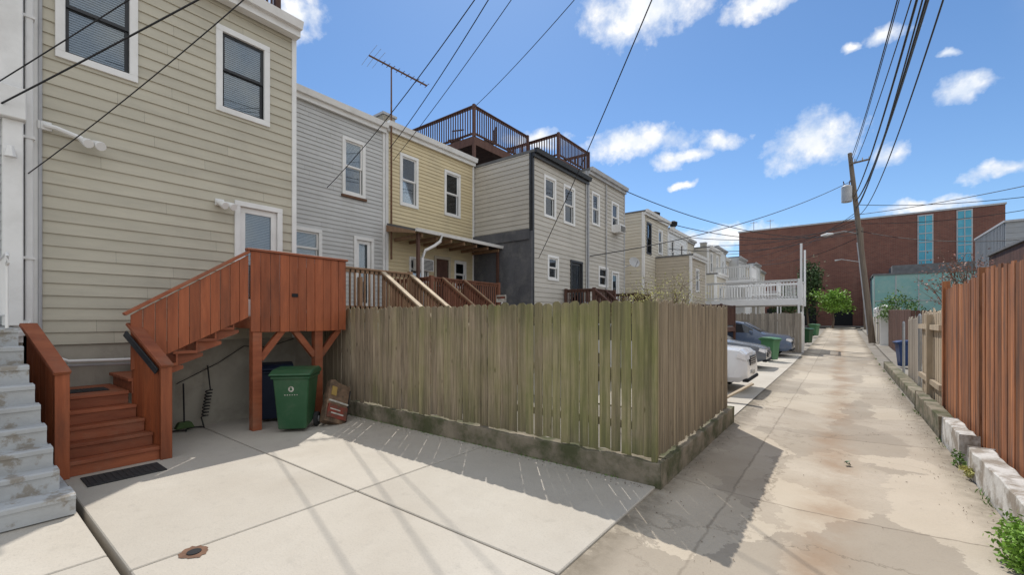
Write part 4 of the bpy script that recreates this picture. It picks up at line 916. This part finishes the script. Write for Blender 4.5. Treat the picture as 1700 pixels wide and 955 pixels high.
car('dark grey sedan parked between the white vehicle and the blue car',4.6,1.78,1.50,'cargrey',-2.2,18.6,'sedan')
car('blue grey compact sport utility car parked beside the light green bin',4.6,1.85,1.66,'carblue',-1.9,24.6,'suv',zt(24.6))
mb=MB(); mb.beam((-2.1,10.4,.05),(-1.55,10.6,.42),.18,.03); tag(mb.build('plank',M['palewood']),'loose plank propped up at the end of the mossy fence','plank')
r=thing('white_gate','white panel gate beside the lane under the white deck','gate',(-1.7,27.6,.2)) 
for k in range(5): B1('panel','trim',r,-1.72,-1.68,27.0+k*.3,27.27+k*.3,.2,2.0)
B1('post','trim',r,-1.75,-1.62,26.8,26.93,.1,2.2)
# ---------------- far buildings
bb=thing('brick_building','large red brick building with tall blue window strips closing the lane','building',(0,74,1))
B1('wall','brick',bb,-12.7,14.8,74,100,.5,15.1); B1('parapet','greytrim',bb,-12.8,14.9,73.9,100,15.1,15.3)
for x0,x1,z0,z1 in ((7.5,8.7,8.1,14.75),(10.95,12.07,8.7,14.85)):
    w=B1('window','greytrim',bb,x0-.12,x1+.12,73.92,73.998,z0-.12,z1+.12)
    B1('pane','bluepanel',w,x0,x1,73.88,73.918,z0,z1)
    mb=MB()
    for k in range(7): mb.box(x0,x1,73.84,73.878,z0+(z1-z0)*k/6-.05,z0+(z1-z0)*k/6+.05)
    mb.box((x0+x1)/2-.04,(x0+x1)/2+.04,73.83,73.838,z0,z1); mb.build('mullion',M['greytrim'],w)
for x0 in (-9,-5,-1): B1('door','dark',bb,x0,x0+2,73.95,73.997,1,3.4)
for x0 in (-11,-8.8): mb=MB(); mb.tube([(x0,76,15.3),(x0,76,17.0)],.05,6); mb.tube([(x0-.5,76,16.8),(x0+.5,76,16.8)],.04,5); mb.build('roof_mast',M['metal'],bb)
tb=thing('mural_building','low grey teal panelled building with a flat dark roof in front of the brick building','building',(8,65,1))
B1('wall','teal',tb,2.8,18,65.5,73,.5,6.9)
mb=MB()
for k in range(8): mb.box(2.8+k*1.9,2.88+k*1.9,65.46,65.498,1,6.85)
mb.box(2.8,18,65.455,65.497,3.9,3.98); mb.build('panel_joint',M['greytrim'],tb)
rf_=B1('roof','membrane',tb,2.7,18.1,65.4,73,6.9,7.1); B1('upper_roof','membrane',rf_,4.6,18,68,73,7.1,8.2); B1('door','greytrim',tb,4,5.2,65.43,65.452,1,3.3)
gb=thing('grey_building','grey metal sided building at the right above the fences','building',(9.4,47,.5))
mb=MB(); lap(mb,'y',47,9.4,16,.5,8.9,.4); mb.box(9.4,16,47.01,56,.5,8.9,r=.5); mb.build('wall',M['metalsid'],gb); B1('roof','greytrim',gb,9.3,16.1,46.85,56,8.9,9.05)
mb=MB() 
for k in range(22): mb.box(9.33,9.39,47.2+k*.4,47.3+k*.4,.5,8.89)
mb.build('ribbed_side',M['metalsid'],gb)
db=thing('dark_garage','dark brown wooden garage behind the orange fence at the right edge','garage',(6.2,27.6,.1))
mb=MB()
for k in range(36): mb.box(6.2+k*.16,6.35+k*.16,27.55,27.6,.2,5.15)
for k in range(38): mb.box(6.15,6.2,27.6+k*.16,27.75+k*.16,.2,5.15)
mb.box(6.201,11.9,27.601,33.6,.2,5.1); mb.build('wall',M['darkwood'],db); B1('roof','membrane',db,6.05,12,27.4,33.8,5.15,5.25)
# ---------------- vegetation
def plant(name,lb,cat,base,h,crown_c,rad,n,size,leaf,trunk=.06,limbs=7,seed=1,group=None,clumps=9,twiggy=False,sd=.25):
    random.seed(seed); r=thing(name,lb,cat,base,group); b=Vector(base); cc=Vector(crown_c)
    mb=MB(); ends=[]
    if trunk:
        top=Vector((b.x,b.y,b.z+h*.45)); mb.tube([b,(b+top)/2+Vector((R_(-.03,.03)*h,0,0)),top],[trunk,trunk*.8,trunk*.6],8)
        for k in range(limbs):
            e=cc+Vector((R_(-.8,.8)*rad[0],R_(-.8,.8)*rad[1],R_(-.6,.9)*rad[2])); md=(top+e)/2+Vector((0,0,-.05*h)); mb.tube([top-Vector((0,0,R_(0,.1)*h)),md,e],[trunk*.5,trunk*.3,trunk*.08],5); ends.append(e)
            if twiggy:
                for j in range(5): mb.tube([md+(e-md)*R_(.1,.8),e+Vector((R_(-.5,.5)*rad[0],R_(-.5,.5)*rad[1],R_(-.2,.6)*rad[2]))],[trunk*.16,trunk*.06],4)
        mb.build('trunk',M['twig'],r)
    mb=MB(); cl=[cc+Vector((R_(-.7,.7)*rad[0],R_(-.7,.7)*rad[1],R_(-.7,.75)*rad[2])) for _ in range(clumps)]+ends
    for i in range(n):
        c=random.choice(cl); p=c+Vector((random.gauss(0,sd)*rad[0],random.gauss(0,sd)*rad[1],random.gauss(0,.22)*rad[2]))
        if p.z<b.z: p.z=b.z+.02
        a=Vector((R_(-1,1),R_(-1,1),R_(-1,1))).normalized(); q=a.cross(Vector((R_(-1,1),R_(-1,1),R_(-1,1)))).normalized(); s=size*R_(.6,1.3)
        mb.quad(p-a*s,p+q*s*.5,p+a*s,p-q*s*.5)
    mb.build('crown' if trunk else 'foliage',M[leaf],r); return r
plant('tree','bright green leafy tree in front of the brick building','tree',(-1.0,63,.8),4.2,(-1.0,63,3.8),(1.9,2,1.3),3400,.15,'leafbright',.12,seed=2,clumps=14,sd=.2)
plant('tree','tall dark evergreen tree against the brick building','tree',(-3.6,68,.9),9,(-3.6,68,5.5),(1.3,1.3,3.6),3000,.18,'leafdark',.14,seed=3,clumps=16)
plant('tree','dark leafy tree left of the evergreen near the lane end','tree',(-5.6,60,.8),5,(-5.4,60,4.0),(1.7,1.7,1.8),2000,.16,'leafdark',.12,seed=4)
plant('tree','reddish budding tree behind the right fences','tree',(2.9,18.5,0),3.6,(2.9,18.5,2.9),(.9,.9,.75),900,.035,'leafred',.06,12,5,twiggy=True)
plant('shrub','yellow green budding shrub behind the mossy fence','shrub',(-5.6,17.6,0),3.4,(-5.6,17.6,2.75),(1.3,.8,.85),1100,.035,'leafyellow',.05,12,6,twiggy=True)
plant('shrub','pale budding bush rising behind the middle of the mossy fence','shrub',(-5.2,13.2,0),2.6,(-5.2,13.2,2.2),(.9,.6,.5),500,.03,'leafyellow',.04,10,7,twiggy=True)
plant('shrub','leafy green bush by the stone wall up the lane','shrub',(2.5,34,.2),2.6,(2.6,34,2.4),(1.0,1.0,.8),1200,.07,'leaf',.06,8,8)
plant('weed_clump','bright leafy green weed clump spilling over the lane edge at the right corner','weeds',(1.10,4.85,-.02),.4,(1.08,4.9,.13),(.16,.36,.18),3000,.021,'leafbright',0,0,9,clumps=14)
plant('weed_clump','small tuft of grass at the foot of the white wall','weeds',(1.12,7.1,-.02),.2,(1.12,7.1,.05),(.06,.12,.07),220,.018,'leafyellow',0,0,10)
plant('weed_clump','green weeds in the gap between two white curb blocks','weeds',(1.14,7.65,-.02),.2,(1.16,7.65,.06),(.07,.12,.09),200,.018,'leaf',0,0,11)
random.seed(21)
mb=MB()
for i in range(900):
    y=R_(5,30); x=1.14+random.gauss(0,.02)
    if math.sin(y*2.3)+math.sin(y*5.1)<.7: continue
    z=zt(y)-.02; a=R_(0,6.3); h=R_(.02,.06); w=.006
    mb.poly([(x+math.cos(a)*w,y+math.sin(a)*w,z),(x-math.cos(a)*w,y-math.sin(a)*w,z),(x+R_(-.03,.03),y+R_(-.03,.03),z+h)],[(0,1,2)])
for i in range(350):
    x=R_(-8,-2); y=FY-.085+random.gauss(0,.012); h=R_(.01,.04)
    mb.poly([(x-.005,y,0),(x+.005,y,0),(x+R_(-.02,.02),y+R_(-.02,.02),h)],[(0,1,2)])
g=mb.build('grass',M['leaf']); g['kind']='stuff'; g['label']='sparse grass growing along the edges of the concrete'
mb=MB()
for i in range(900):
    if i<360: x=1.0+random.gauss(0,.10); y=R_(4.5,18)
    elif i<560: x=R_(-8,-1.7); y=FY-.12-abs(random.gauss(0,.06))
    elif i<700: x=-1.5+abs(random.gauss(0,.12)); y=R_(4,14)
    else: x=R_(-1.4,1.1); y=R_(2,16)
    z=.002 if x<-1.6 else (-.02-.05*(1-abs(2*(x+1.62)/2.78-1)**1.5)+.006)
    a=R_(0,6.3); s=R_(.005,.013); mb.poly([(x+math.cos(a)*s,y+math.sin(a)*s,z+R_(0,.012)),(x-math.sin(a)*s*.5,y+math.cos(a)*s*.5,z),(x-math.cos(a)*s,y-math.sin(a)*s,z+R_(0,.012)),(x+math.sin(a)*s*.5,y-math.cos(a)*s*.5,z)],[(0,1,2,3)])
g=mb.build('leaf_litter',M['twig']); g['kind']='stuff'; g['label']='scattered dry leaf litter on the concrete'
lt=MB()
for k in range(5): lt.poly([(.05+R_(-.05,.05),7.0+R_(-.05,.05),-.06+R_(0,.06)) for _ in range(4)],[(0,1,2,3)])
tag(lt.build('litter_wrapper',M['green2']),'small crumpled green wrapper lying in the middle of the lane','litter')
